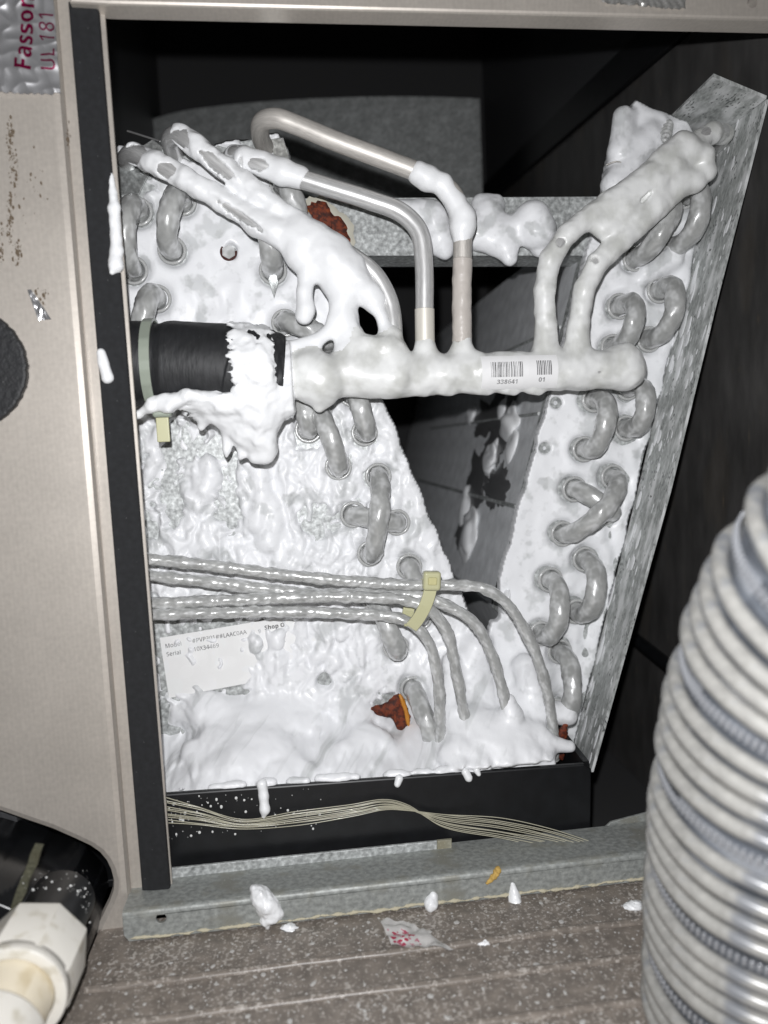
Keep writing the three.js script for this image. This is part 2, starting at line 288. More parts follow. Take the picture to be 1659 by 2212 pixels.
// ------------------------------------------------------------ foam: a distance field meshed with surface nets, split by the thing the foam sits on
class Field {
  constructor(lo, hi, c) {
    this.lo = lo; this.c = c; this.n = [0, 1, 2].map((i) => Math.ceil((hi[i] - lo[i]) / c) + 1);
    const [nx, ny, nz] = this.n; this.v = new Float32Array(nx * ny * nz).fill(0.02); this.o = new Uint8Array(nx * ny * nz); this.sx = 1; this.sy = nx; this.sz = nx * ny;
  }
  put(lo, hi, fn, k, owner) {
    const { c, n, v, o } = this, a = lo.map((q, i) => Math.max(0, Math.floor((q - this.lo[i]) / c))), b = hi.map((q, i) => Math.min(n[i] - 1, Math.ceil((q - this.lo[i]) / c)));
    for (let z = a[2]; z <= b[2]; z++) for (let y = a[1]; y <= b[1]; y++) for (let x = a[0]; x <= b[0]; x++) {
      const i = x + y * this.sy + z * this.sz, d = fn(this.lo[0] + x * c, this.lo[1] + y * c, this.lo[2] + z * c), e = v[i];
      if (d < e) o[i] = owner;
      const h = k > 0 ? Math.max(k - Math.abs(d - e), 0) / k : 0;
      v[i] = Math.min(d, e) - h * h * k * 0.25;
    }
  }
  chain(list, k, owner, amp = 0.0006, freq = 110) {        // tapered capsules end to end, joined to the rest once
    const S = [], lo = [9, 9, 9], hi = [-9, -9, -9]; amp *= 0.55; freq *= 0.8;
    for (let i = 0; i + 1 < list.length; i++) {
      const a = list[i], b = list[i + 1], p = at(a[0], a[1], a[2]), q = at(b[0], b[1], b[2]), ra = a[3] / 1000, rb = b[3] / 1000, m = Math.max(ra, rb) + k + 0.003, d = q.clone().sub(p);
      S.push([p.x, p.y, p.z, d.x, d.y, d.z, d.lengthSq() + 1e-12, ra, rb - ra]);
      for (const e of [p, q]) ['x', 'y', 'z'].forEach((c, j) => { lo[j] = Math.min(lo[j], e[c] - m); hi[j] = Math.max(hi[j], e[c] + m); });
    }
    this.put(lo, hi, (x, y, z) => {
      let d = 1;
      for (const s of S) {
        const X = x - s[0], Y = y - s[1], Z = z - s[2], t = clamp((X * s[3] + Y * s[4] + Z * s[5]) / s[6], 0, 1), e = Math.hypot(X - s[3] * t, Y - s[4] * t, Z - s[5] * t) - s[7] - s[8] * t;
        const h = Math.max(0.0015 - Math.abs(d - e), 0) / 0.0015; d = Math.min(d, e) - h * h * 0.000375;
      }
      return d < 0.004 ? d - amp * (n3(x * freq, y * freq, z * freq) + 0.35 * n3(x * freq * 2.4, y * freq * 2.4, z * freq * 2.4)) : d;
    }, k, owner);
  }
  carve(lo, hi, fn) { const { c, n, v } = this, a = lo.map((q, i) => Math.max(0, Math.floor((q - this.lo[i]) / c))), b = hi.map((q, i) => Math.min(n[i] - 1, Math.ceil((q - this.lo[i]) / c)));
    for (let z = a[2]; z <= b[2]; z++) for (let y = a[1]; y <= b[1]; y++) for (let x = a[0]; x <= b[0]; x++) { const i = x + y * this.sy + z * this.sz; v[i] = Math.max(v[i], fn(this.lo[0] + x * c, this.lo[1] + y * c, this.lo[2] + z * c)); } }
  sample(x, y, z) {
    const { c, n, v, sy, sz } = this; let fx = clamp((x - this.lo[0]) / c, 0, n[0] - 1.001), fy = clamp((y - this.lo[1]) / c, 0, n[1] - 1.001), fz = clamp((z - this.lo[2]) / c, 0, n[2] - 1.001);
    const ix = fx | 0, iy = fy | 0, iz = fz | 0; fx -= ix; fy -= iy; fz -= iz; const i = ix + iy * sy + iz * sz;
    const l = (q) => mix(mix(v[q], v[q + 1], fx), mix(v[q + sy], v[q + sy + 1], fx), fy);
    return mix(l(i), l(i + sz), fz);
  }
  mesh() {                                                 // owner -> geometry
    const { c, n: [nx, ny, nz], v, o, sy, sz } = this, at_ = new Int32Array(v.length).fill(-1), pos = [], quads = new Map(), off = [0, 1, sy, sy + 1, sz, sz + 1, sz + sy, sz + sy + 1];
    const E = [[0, 1], [2, 3], [4, 5], [6, 7], [0, 2], [1, 3], [4, 6], [5, 7], [0, 4], [1, 5], [2, 6], [3, 7]];
    for (let z = 0; z < nz - 1; z++) for (let y = 0; y < ny - 1; y++) for (let x = 0; x < nx - 1; x++) {
      const i = x + y * sy + z * sz; let m = 0; for (let k = 0; k < 8; k++) if (v[i + off[k]] < 0) m |= 1 << k;
      if (m === 0 || m === 255) continue;
      let X = 0, Y = 0, Z = 0, w = 0;
      for (const [a, b] of E) { const sa = v[i + off[a]], sb = v[i + off[b]]; if ((sa < 0) === (sb < 0)) continue; const t = sa / (sa - sb); X += (a & 1) + ((b & 1) - (a & 1)) * t; Y += (a >> 1 & 1) + ((b >> 1 & 1) - (a >> 1 & 1)) * t; Z += (a >> 2) + ((b >> 2) - (a >> 2)) * t; w++; }
      at_[i] = pos.length / 3; pos.push(this.lo[0] + (x + X / w) * c, this.lo[1] + (y + Y / w) * c, this.lo[2] + (z + Z / w) * c);
    }
    const S = [1, sy, sz];
    for (let z = 1; z < nz - 1; z++) for (let y = 1; y < ny - 1; y++) for (let x = 1; x < nx - 1; x++) {
      const i = x + y * sy + z * sz, a = v[i] < 0;
      for (let d = 0; d < 3; d++) {
        const j = i + S[d]; if (a === (v[j] < 0)) continue;
        const u = S[(d + 1) % 3], w = S[(d + 2) % 3], q = [at_[i], at_[i - u], at_[i - u - w], at_[i - w]]; if (q.some((k) => k < 0)) continue;
        const ow = o[a ? i : j]; let L = quads.get(ow); if (!L) quads.set(ow, L = []);
        a ? L.push(q[0], q[1], q[2], q[0], q[2], q[3]) : L.push(q[0], q[2], q[1], q[0], q[3], q[2]);
      }
    }
    const out = new Map(), e = c * 0.9;
    for (const [ow, L] of quads) {
      const map = new Map(), p = [], nn = [], uv = [], idx = [];
      for (const k of L) {
        let m = map.get(k);
        if (m === undefined) {
          m = p.length / 3; map.set(k, m); const x = pos[3 * k], y = pos[3 * k + 1], z = pos[3 * k + 2]; p.push(x, y, z); uv.push(x + 0.6 * z, y + 0.4 * z);
          const gx = this.sample(x + e, y, z) - this.sample(x - e, y, z), gy = this.sample(x, y + e, z) - this.sample(x, y - e, z), gz = this.sample(x, y, z + e) - this.sample(x, y, z - e), l = Math.hypot(gx, gy, gz) || 1; nn.push(gx / l, gy / l, gz / l);
        }
        idx.push(m);
      }
      const g = new THREE.BufferGeometry(); g.setAttribute('position', new THREE.Float32BufferAttribute(p, 3)); g.setAttribute('normal', new THREE.Float32BufferAttribute(nn, 3)); g.setAttribute('uv', new THREE.Float32BufferAttribute(uv, 2)); g.setIndex(idx);
      out.set(ow, g);
    }
    return out;
  }
}
// the measured frame again, for a point of the coil's end plane
const PV = new THREE.Matrix4().copy(camera.matrixWorld).invert();
const toPx = (x, y, z) => { const e = PV.elements, X = e[0] * x + e[4] * y + e[8] * z + e[12], Y = e[1] * x + e[5] * y + e[9] * z + e[13], Z = e[2] * x + e[6] * y + e[10] * z + e[14]; return [W / 2 - F * X / Z, H / 2 + F * Y / Z]; };
const inside = (poly, x, y) => {                           // signed distance to a polygon, positive inside
  let d = 1e9, s = false;
  for (let i = 0, j = poly.length - 1; i < poly.length; j = i++) {
    const a = poly[j], b = poly[i], ex = b.x - a.x, ey = b.y - a.y, t = clamp(((x - a.x) * ex + (y - a.y) * ey) / (ex * ex + ey * ey), 0, 1);
    d = Math.min(d, Math.hypot(x - a.x - ex * t, y - a.y - ey * t));
    if ((a.y > y) !== (b.y > y) && x < (b.x - a.x) * (y - a.y) / (b.y - a.y) + a.x) s = !s;
  }
  return s ? d : -d;
};

// ------------------------------------------------------------ evaporator coil
const coil = thing('evaporator_coil', 'evaporator coil with slanted galvanised end plates and tubes under white cleaning foam', 'coil');
const OW = { plateL: 1, plateR: 2, header: 3, T1: 4, T2: 5, T3: 6, T4: 7, T5: 8, T6: 9, bar: 10, insul: 11, lump: 12 };
const plateLpx = [[180, 1740], [180, 330], [285, 312], [440, 318], [598, 292], [622, 322], [640, 400], [828, 868], [1008, 1312], [1060, 1440], [1075, 1740]];
const plateRpx = [[1010, 1740], [1040, 1460], [1062, 1345], [1084, 1340], [1080, 1255], [1300, 430], [1322, 330], [1372, 222], [1480, 266], [1510, 330], [1528, 420], [1232, 1640], [1225, 1740]];
const plateL = plateLpx.map(([x, y]) => at(x, y, 0)), plateR = plateRpx.map(([x, y]) => at(x, y, 0));
part('end_plate', sheet(plateL, 0, 0.002, 0.0004), M.galv, coil, 'left galvanised end plate with printed label');
part('end_plate', sheet(plateR, -0.0002, 0.002, 0.0004, [[at(1201, 870, 0), 0.0018], [at(1177, 968, 0), 0.0016]]), M.galv, coil, 'right galvanised end plate with two small holes');
{ // fin packs behind the plates, running to the back
  const slab = (list, z0, z1) => hexa(list.map(([x, y]) => { const p = at(x, y, 0); p.z = z0; return p; }), list.map(([x, y]) => { const p = at(x, y, 0); p.z = z1; return p; }));
  part('fin_pack', slab([[200, 1600], [985, 1320], [625, 430], [290, 360]], -0.0022, -0.38), M.fins, coil);
  const R_ = slab([[1084, 1325], [1215, 1620], [1515, 430], [1302, 440]], -0.0022, -0.51);
  part('fin_pack', R_, M.fins, coil);
  // narrow flanges along the inner edge of the right pack, and seams between its sheets
  const a = at(1083, 1325, 0), b = at(1303, 440, 0);
  for (const [t, w] of [[0.26, 0.0012], [0.5, 0.001], [0.72, 0.001]]) { const q = a.clone().lerp(b, t); part('fin_seam', rbox(q.x - 0.0012, q.x + 0.003, q.y - w, q.y + w, -0.37, -0.02, 0.0003), M.galv, coil); }
  const inner = hexa([[-0.0012, 0], [0.002, 0], [0.002, 1], [-0.0012, 1]].map(([dx, t]) => { const q = a.clone().lerp(b, t); q.x += dx; q.z = -0.0025; return q; }), [[-0.0012, 0], [0.002, 0], [0.002, 1], [-0.0012, 1]].map(([dx, t]) => { const q = a.clone().lerp(b, t); q.x += dx; q.z = -0.016; return q; }));
  part('inner_flange', inner, M.galv, coil);
  // baffle: the sheet that comes forward from the right plate, and its cap
  const bf = [[1655, 215], [1541, 660], [1444, 1060], [1276, 1668]].map(([x, y]) => at(x, y, 0.035)), bb = [[1530, 418], [1474, 640], [1382, 1040], [1232, 1640]].map(([x, y]) => at(x, y, 0.0));
  bb[0].copy(bf[0]); bb[0].z = -0.035; bb[0].x -= 0.0015; bb[0].y -= 0.002;
  const off = (p) => p.clone().add(new THREE.Vector3(0.0016, 0, 0)), strips = [];
  for (let i = 0; i < 3; i++) { const q = [bf[i], bb[i], bb[i + 1], bf[i + 1]]; strips.push(hexa(q, q.map(off))); }
  part('baffle', mergeGeometries(strips), M.baffle, coil, 'grey galvanised side baffle smeared with foam');
  { // foam smeared down the baffle, drawn out along it
    const n = 230, im = new THREE.InstancedMesh(new THREE.SphereGeometry(0.001, 10, 7), M.foam, n), o = new THREE.Object3D(), X = new THREE.Vector3(), Y = new THREE.Vector3(), Z = new THREE.Vector3(), m = new THREE.Matrix4();
    for (let i = 0; i < n; i++) {
      const v = rnd() * 2.98, k = Math.floor(v), f = v - k, u = 1 - rnd() ** 1.5 * 0.96, a = bf[k].clone().lerp(bf[k + 1], f), b = bb[k].clone().lerp(bb[k + 1], f);
      Y.copy(bf[k]).sub(bf[k + 1]).normalize(); X.copy(b).sub(a).normalize(); Z.crossVectors(X, Y).normalize(); if (Z.x > 0) Z.negate(); X.crossVectors(Y, Z);
      const s = 0.3 + rnd() ** 3 * 2.2; m.makeBasis(X, Y, Z); o.quaternion.setFromRotationMatrix(m); o.position.copy(a.lerp(b, u)).addScaledVector(Z, 0.0001); o.scale.set(s * (0.6 + 0.5 * rnd()), s * (1.6 + 2.4 * rnd()), 0.16 * s); o.updateMatrix(); im.setMatrixAt(i, o.matrix);
    }
    im.name = 'foam_smears'; add(stuff(im), coil);
  }
  const c0 = at(1540, 166, 0.035), c1 = at(1655, 214, 0.035), c2 = c1.clone(), c3 = c0.clone(); c2.z = c3.z = -0.05; c3.y -= 0.004; c2.y -= 0.002;
  const up = (v) => v.map((p) => p.clone().add(new THREE.Vector3(0.0004, 0.0016, 0)));
  part('baffle_cap', hexa([c0, c1, c2, c3], up([c0, c1, c2, c3])), M.baffle, coil);
  part('cross_bar', pxSheet([[640, 428], [1306, 424], [1296, 552], [700, 552]], -0.003, 0.0016, 0.0004), M.galv, coil, 'galvanised cross bar joining the two slabs');
  part('cross_bar_flange', hexa([[700, 552], [1296, 552], [1296, 546], [700, 546]].map(([x, y]) => at(x, y, -0.0048)), [[700, 552], [1296, 552], [1296, 546], [700, 546]].map(([x, y]) => { const p = at(x, y, -0.0048); p.z = -0.03; return p; })), M.galv, coil);
}
// shiny scraps of sheet along the top edge of the left plate
for (const l of [[[250, 352], [330, 300], [352, 318], [300, 420], [246, 420]], [[405, 318], [432, 310], [448, 345], [415, 350]], [[472, 330], [520, 318], [525, 352], [478, 362]], [[585, 300], [612, 296], [652, 425], [640, 470], [612, 440]]])
  part('plate_tab', pxSheet(l, 0.0016, 0.001, 0.0003), std({ map: T.galv, roughness: 0.28, metalness: 0.75 }), coil);
part('plate_tab', pxSheet([[574, 590], [590, 560], [602, 610], [592, 644]], 0.006, 0.001, 0.0003), std({ map: T.galv, roughness: 0.28, metalness: 0.7 }), coil);
{ const g = sweep(P([[276, 283, -0.03], [345, 305, 0.0]]), 0.0006, { seg: 4, rad: 6 }); part('plate_wire', g, M.tube, coil); }

// return bends: two holes in a plate and a half circle between them
const holes = [];
const bends = [
  [1415, 458, 1365, 562], [1470, 428, 1450, 537], [1417, 630, 1396, 735], [1333, 664, 1318, 752], [1350, 838, 1346, 925], [1278, 864, 1258, 970], [1318, 1030, 1212, 1152], [1236, 1056, 1306, 1104, 0.018], [1184, 1250, 1165, 1365], [1258, 1206, 1240, 1318], [1205, 1404, 1195, 1530],
  [396, 440, 374, 545], [302, 462, 292, 588], [342, 648, 320, 745], [575, 495, 590, 588], [616, 700, 708, 745, 0.02], [648, 860, 666, 928, 0.016], [688, 888, 730, 1008], [758, 850, 786, 935], [815, 1028, 798, 1194], [762, 1110, 856, 1127, 0.012], [882, 1222, 905, 1330, 0.014], [808, 1290, 853, 1394], [890, 1484, 935, 1600], [612, 405, 646, 485, 0.02],
];
let bendNo = 0;
for (const [x0, y0, x1, y1, pr = 0.026] of bends) {
  const a = at(x0, y0, 0), b = at(x1, y1, 0), c = a.clone().lerp(b, 0.5), hd = a.distanceTo(b) / 2, list = [], p = pr + 0.002 * (rnd() - 0.5);
  const rise = Math.min(hd, p - 0.003);
  for (const z of [-0.006, (p - rise) * 0.5]) list.push(new THREE.Vector3(a.x, a.y, z));
  for (let i = 0; i <= 8; i++) { const t = i / 8 * Math.PI; list.push(c.clone().addScaledVector(a.clone().sub(c), Math.cos(t)).setZ(p - rise + rise * Math.sin(t))); }
  for (const z of [(p - rise) * 0.5, -0.006]) list.push(new THREE.Vector3(b.x, b.y, z));
  const k = 13.7 * bendNo++;
  const bend = part('return_bend', sweep(list, (t, s, q) => 0.0052 + 0.0006 * n3(q.x * 80 + k, q.y * 80 + Math.cos(s) * 0.6, Math.sin(s) * 0.7 + q.z * 60 + k) + 0.00028 * n3(q.x * 300, q.y * 300 + Math.cos(s) * 2, Math.sin(s) * 2), { seg: 70, rad: 22 }), M.film, coil);
  for (const h of [a, b]) { holes.push(h); const g = new THREE.TorusGeometry(0.0064, 0.0009, 10, 28); g.translate(h.x, h.y, 0.0032 + 0.001 * rnd()); part('collar', g, M.film, bend); }
}

// header pipe and the feeder tubes
const HZ = 0.038;
const header = part('header_pipe', sweep(P([[560, 812, HZ], [800, 812, HZ], [1100, 805, HZ], [1345, 797, HZ]]), 0.0092, { seg: 60, rad: 32, round: true }), M.tube, coil);
const tubes = {
  T1: [[918, 790, HZ], [917, 700, HZ], [915, 560, HZ], [905, 500, HZ], [868, 460, 0.037], [800, 433, 0.036], [700, 402, 0.034], [600, 370, 0.032], [540, 347, 0.03], [510, 336, 0.024], [498, 345, 0.012], [500, 350, -0.005]],
  T2: [[998, 790, HZ], [997, 700, HZ], [999, 540, HZ], [998, 470, HZ], [975, 415, HZ], [920, 380, HZ], [840, 348, 0.037], [720, 303, 0.036], [640, 270, 0.035], [598, 256, 0.034], [568, 262, 0.028], [562, 292, 0.014], [576, 325, -0.004]],
  T3: [[851, 790, 0.036], [850, 720, 0.036], [842, 655, 0.035], [806, 590, 0.034], [730, 535, 0.034], [640, 480, 0.034], [560, 422, 0.034], [490, 368, 0.034], [430, 320, 0.033], [392, 293, 0.029], [370, 300, 0.02], [374, 328, 0.008], [382, 340, -0.004]],
  T4: [[762, 790, 0.036], [758, 720, 0.035], [742, 650, 0.034], [700, 585, 0.034], [640, 532, 0.034], [560, 480, 0.034], [480, 432, 0.034], [400, 387, 0.034], [335, 352, 0.031], [292, 333, 0.024], [274, 342, 0.012], [278, 352, -0.004]],
  T5: [[1180, 790, HZ], [1178, 700, HZ], [1176, 625, HZ], [1188, 560, HZ], [1228, 503, HZ], [1310, 440, 0.037], [1400, 375, 0.036], [1480, 320, 0.034], [1535, 288, 0.03], [1562, 290, 0.02], [1545, 318, -0.002]],
  T6: [[1245, 790, HZ], [1250, 700, HZ], [1262, 625, HZ], [1290, 568, HZ], [1345, 517, HZ], [1420, 450, 0.037], [1478, 392, 0.034], [1508, 352, 0.026], [1498, 350, -0.002]],
};
const tubeMesh = { header };
for (const [k, l] of Object.entries(tubes)) tubeMesh[k] = part('feeder_tube', sweep(P(l), (t, s, q) => 0.0045 + 0.0001 * n3(q.x * 60, q.y * 60, q.z * 60), { seg: 120, rad: 24 }), k === 'T2' ? M.tubeWarm : M.tube, coil);
for (const [k, l] of [['T1', [[918, 742, HZ], [917, 668, HZ]]], ['T2', [[998, 742, HZ], [997, 660, HZ], [999, 560, HZ]]]]) part('braze_sleeve', sweep(P(l), (t, a, q) => 0.0048 + (k === 'T2' ? 0.00025 * n3(q.x * 200 + Math.cos(a), q.y * 120, Math.sin(a)) : 0), { seg: 60, rad: 22 }), k === 'T1' ? std({ color: new THREE.Color().setRGB(0.72, 0.69, 0.62), roughness: 0.45, metalness: 0.2 }) : phys({ color: new THREE.Color().setRGB(0.55, 0.51, 0.47), roughness: 0.38, clearcoat: 0.5, bumpMap: T.filmBump, bumpScale: 0.0002 }), tubeMesh[k]);

// distributor tubes
const dist = [
  [[290, 1203, 0.03], [318, 1207, 0.03], [450, 1221, 0.031], [600, 1240, 0.032], [760, 1256, 0.034], [870, 1263, 0.036], [935, 1264, 0.037], [985, 1264, 0.038], [1045, 1271, 0.039], [1095, 1305, 0.04], [1148, 1390, 0.04], [1178, 1480, 0.039], [1193, 1560, 0.036], [1196, 1640, 0.03]],
  [[290, 1238, 0.026], [320, 1243, 0.026], [450, 1257, 0.027], [560, 1271, 0.028], [680, 1283, 0.03], [800, 1283, 0.031], [880, 1285, 0.032], [940, 1298, 0.034], [1020, 1342, 0.036], [1064, 1420, 0.037], [1090, 1510, 0.037], [1108, 1590, 0.033], [1112, 1640, 0.028]],
  [[290, 1306, 0.03], [325, 1304, 0.03], [450, 1299, 0.031], [560, 1294, 0.032], [700, 1289, 0.034], [800, 1291, 0.036], [870, 1296, 0.036], [925, 1315, 0.037], [965, 1365, 0.037], [985, 1450, 0.036], [1000, 1530, 0.034], [1018, 1620, 0.03]],
  [[290, 1328, 0.032], [325, 1328, 0.032], [450, 1324, 0.033], [600, 1321, 0.034], [740, 1325, 0.034], [830, 1330, 0.035], [885, 1345, 0.036], [925, 1385, 0.037], [945, 1460, 0.037], [950, 1540, 0.035], [952, 1640, 0.03]],
];
dist.forEach((l, i) => part('distributor_tube', sweep(P(l), (t, s, q) => { const k = q.x * 130 + q.y * 100 + i * 31; return 0.0029 + 0.0005 * Math.max(-0.4, n2(k, i * 3.1 + Math.cos(s) * 0.4)) + 0.0003 * n3(q.x * 240 + Math.cos(s), q.y * 240 + Math.sin(s), i); }, { seg: 260, rad: 16 }), M.film, coil));

// label on the left plate and bar code label on the header
function canvasTex(w, h, draw) { const c = document.createElement('canvas'); c.width = w; c.height = h; const x = c.getContext('2d'); draw(x, w, h); const t = new THREE.CanvasTexture(c); t.colorSpace = THREE.SRGBColorSpace; t.magFilter = THREE.LinearFilter; return t; }
{
  const q = [[345, 1378], [700, 1318], [725, 1440], [365, 1508]].map(([x, y]) => at(x, y, 0.0006));
  const g = new THREE.BufferGeometry();
  g.setAttribute('position', new THREE.Float32BufferAttribute([q[3], q[2], q[1], q[0]].flatMap((p) => [p.x, p.y, p.z]), 3)); g.setAttribute('uv', new THREE.Float32BufferAttribute([0, 0, 1, 0, 1, 1, 0, 1], 2)); g.setIndex([0, 1, 2, 0, 2, 3]); g.computeVertexNormals();
  const t = canvasTex(1024, 384, (c, w, h) => {
    c.fillStyle = '#eeeeed'; c.fillRect(0, 0, w, h); c.fillStyle = '#3c3c3e'; c.font = '36px sans-serif';
    c.fillText('Model', 24, 70); c.fillText('#PVP301##LAAC0AA', 190, 66); c.fillText('Serial', 24, 122); c.fillText('10X34469', 190, 120); c.font = 'bold 38px sans-serif'; c.fillText('Shop O', 640, 62); c.fillText('Count', 640, 112); c.font = '34px sans-serif'; c.fillText('Model', 660, 160);
    let s = 3; const r = () => { s = (s * 16807) % 2147483647; return s / 2147483647; };        // wet foam film smeared over the print
    for (let i = 0; i < 130; i++) { c.globalAlpha = 0.06 + 0.16 * r(); c.fillStyle = '#f4f5f5'; c.beginPath(); c.ellipse(r() * w, r() * h, 8 + r() * 46, 14 + r() * 60, (r() - 0.5) * 0.6, 0, 7); c.fill(); }
  });
  part('printed_label', g, std({ map: t, roughness: 0.35 }), coil, 'white printed label half hidden by foam');
  // bar code wraps a little round the front of the header pipe
  const tb = canvasTex(512, 256, (c, w, h) => {
    c.fillStyle = '#ececec'; c.fillRect(0, 0, w, h); c.fillStyle = '#2c2c2e'; let s = 5; const r = () => { s = (s * 16807) % 2147483647; return s / 2147483647; };
    let x = 60; while (x < 270) { const k = 2 + r() * 6; c.globalAlpha = 0.55 + 0.45 * r(); c.fillRect(x, 50, k, 105); x += k + 3 + r() * 7; }
    x = 368; while (x < 466) { const k = 2 + r() * 6; c.fillRect(x, 46, k, 100); x += k + 3 + r() * 6; }
    c.globalAlpha = 0.55; c.font = 'bold 44px sans-serif'; c.fillText('338641', 100, 205); c.fillText('01', 380, 196);
    for (let i = 0; i < 46; i++) { c.globalAlpha = 0.1 + 0.22 * r(); c.fillStyle = '#f2f2f2'; c.beginPath(); c.ellipse(r() * w, r() * h, 6 + r() * 30, 8 + r() * 40, 0, 0, 7); c.fill(); }
  });
  const pos = [], uv = [], idx = [], nu = 10, nv = 16, A = at(1030, 806, HZ), B = at(1190, 802, HZ), R = 0.0108;
  for (let j = 0; j <= nv; j++) for (let i = 0; i <= nu; i++) { const a = mix(-0.95, 0.72, j / nv), p = A.clone().lerp(B, i / nu); pos.push(p.x, p.y + R * Math.sin(a), p.z + R * Math.cos(a)); uv.push(i / nu, j / nv); }
  for (let j = 0; j < nv; j++) for (let i = 0; i < nu; i++) { const a = j * (nu + 1) + i, b = a + nu + 1; idx.push(a, a + 1, b + 1, a, b + 1, b); }
  const gb = new THREE.BufferGeometry(); gb.setAttribute('position', new THREE.Float32BufferAttribute(pos, 3)); gb.setAttribute('uv', new THREE.Float32BufferAttribute(uv, 2)); gb.setIndex(idx); gb.computeVertexNormals();
  part('bar_code_label', gb, std({ map: tb, roughness: 0.35 }), header, 'white bar code label numbered 338641 01');
}

// ------------------------------------------------------------ pipe insulation (its foam is part of the same mass)
const insulation = thing('pipe_insulation', 'black foam pipe insulation sleeve with white foam clinging to its end', 'pipe insulation');
const IZ = 0.040;
part('sleeve', sweep(P([[215, 782, IZ], [300, 785, IZ], [400, 790, IZ], [500, 796, IZ], [612, 806, IZ - 0.001]]), (t, s, q) => 0.0197 + 0.0009 * n3(q.x * 25, q.y * 40, q.z * 40 + Math.cos(s) * 1.2) + 0.00012 * n3(q.x * 200, Math.cos(s) * 6, Math.sin(s) * 6) - 0.0012 * Math.exp(-(((t - 0.31) / 0.03) ** 2)) - 0.003 * sm(0.86, 1, t) + 0.0006 * sm(0.70, 0.705, t - 0.04 * Math.sin(s)) + 0.0005 * n3(q.x * 300, Math.cos(s) * 3, Math.sin(s) * 3) * sm(0.7, 0.8, t), { seg: 160, rad: 60 }), M.rubber, insulation);

// ------------------------------------------------------------ all the foam on coil and insulation
const field = new Field([-0.112, -0.178, -0.0045], [0.243, 0.192, 0.078], 0.00092);
const bare = [[405, 950, 55, 40], [352, 1000, 34, 60], [480, 1000, 34, 60], [372, 1085, 24, 50], [330, 1130, 18, 40], [495, 1090, 26, 60], [690, 1125, 40, 36], [640, 1540, 60, 24], [715, 1545, 34, 20], [365, 1560, 50, 60], [420, 1580, 40, 34], [335, 1350, 30, 60], [655, 950, 24, 26], [700, 1470, 16, 16], [500, 545, 12, 14], [845, 1535, 40, 40], [285, 395, 45, 60], [335, 318, 60, 24], [440, 330, 60, 24], [560, 318, 50, 22], [612, 330, 30, 40], [640, 420, 18, 50]];
const piles = (px, py) => {                                // depth of the heap in the pan, in metres, over a point of the plate
  const start = mix(1575, 1500, sm(370, 470, px)) + 14 * n2(px * 0.012, 5), l = sm(start, 1655 - (px - 355) * 0.06, py), r = sm(1360, 1590, py);
  const a = Math.pow(l, 1.15) * 0.0525, b = Math.pow(r, 1.6) * 0.0525, t = sm(860, 960, px);
  return mix(a, b, t) * (1 - 0.92 * Math.exp(-(((px - 848) / 55) ** 2) - ((py - 1535) / 44) ** 2));
};
const lift = (u, v, z) => [639 + (u - 639) * 0.4 / (0.4 - z), 965 + (v - 965) * 0.4 / (0.4 - z), z];
function heights(poly, owner, fn) {
  const { lo, c, n } = field; let x0 = 1e9, x1 = -1e9, y0 = 1e9, y1 = -1e9;
  for (const p of poly) { x0 = Math.min(x0, p.x); x1 = Math.max(x1, p.x); y0 = Math.min(y0, p.y); y1 = Math.max(y1, p.y); }
  for (let iy = 0; iy < n[1]; iy++) for (let ix = 0; ix < n[0]; ix++) {
    const x = lo[0] + ix * c, y = lo[1] + iy * c; if (x < x0 - 0.004 || x > x1 + 0.004 || y < y0 - 0.004 || y > y1 + 0.004) continue;
    const over = 0.001 + 0.0009 * n2(x * 45, y * 45), e = inside(poly, x, y) + over; if (e <= 0) continue;
    let h = fn(x, y) * (e < 0.006 ? Math.sqrt(1 - (1 - e / 0.006) ** 2) : 1);
    for (let iz = 0; iz < n[2]; iz++) { const z = lo[2] + iz * c, i = ix + iy * field.sy + iz * field.sz, d = Math.max((z - h) * 0.8, -e); if (d > 0.012) break; if (d < field.v[i]) { field.v[i] = d; field.o[i] = owner; } }
  }
}
const moat = (x, y) => { let s = 0; for (const h of holes) { const r = Math.hypot(x - h.x, y - h.y); if (r < 0.014) s += 0.0036 * Math.exp(-(((r - 0.0058) / 0.0026) ** 2)); } return s; };
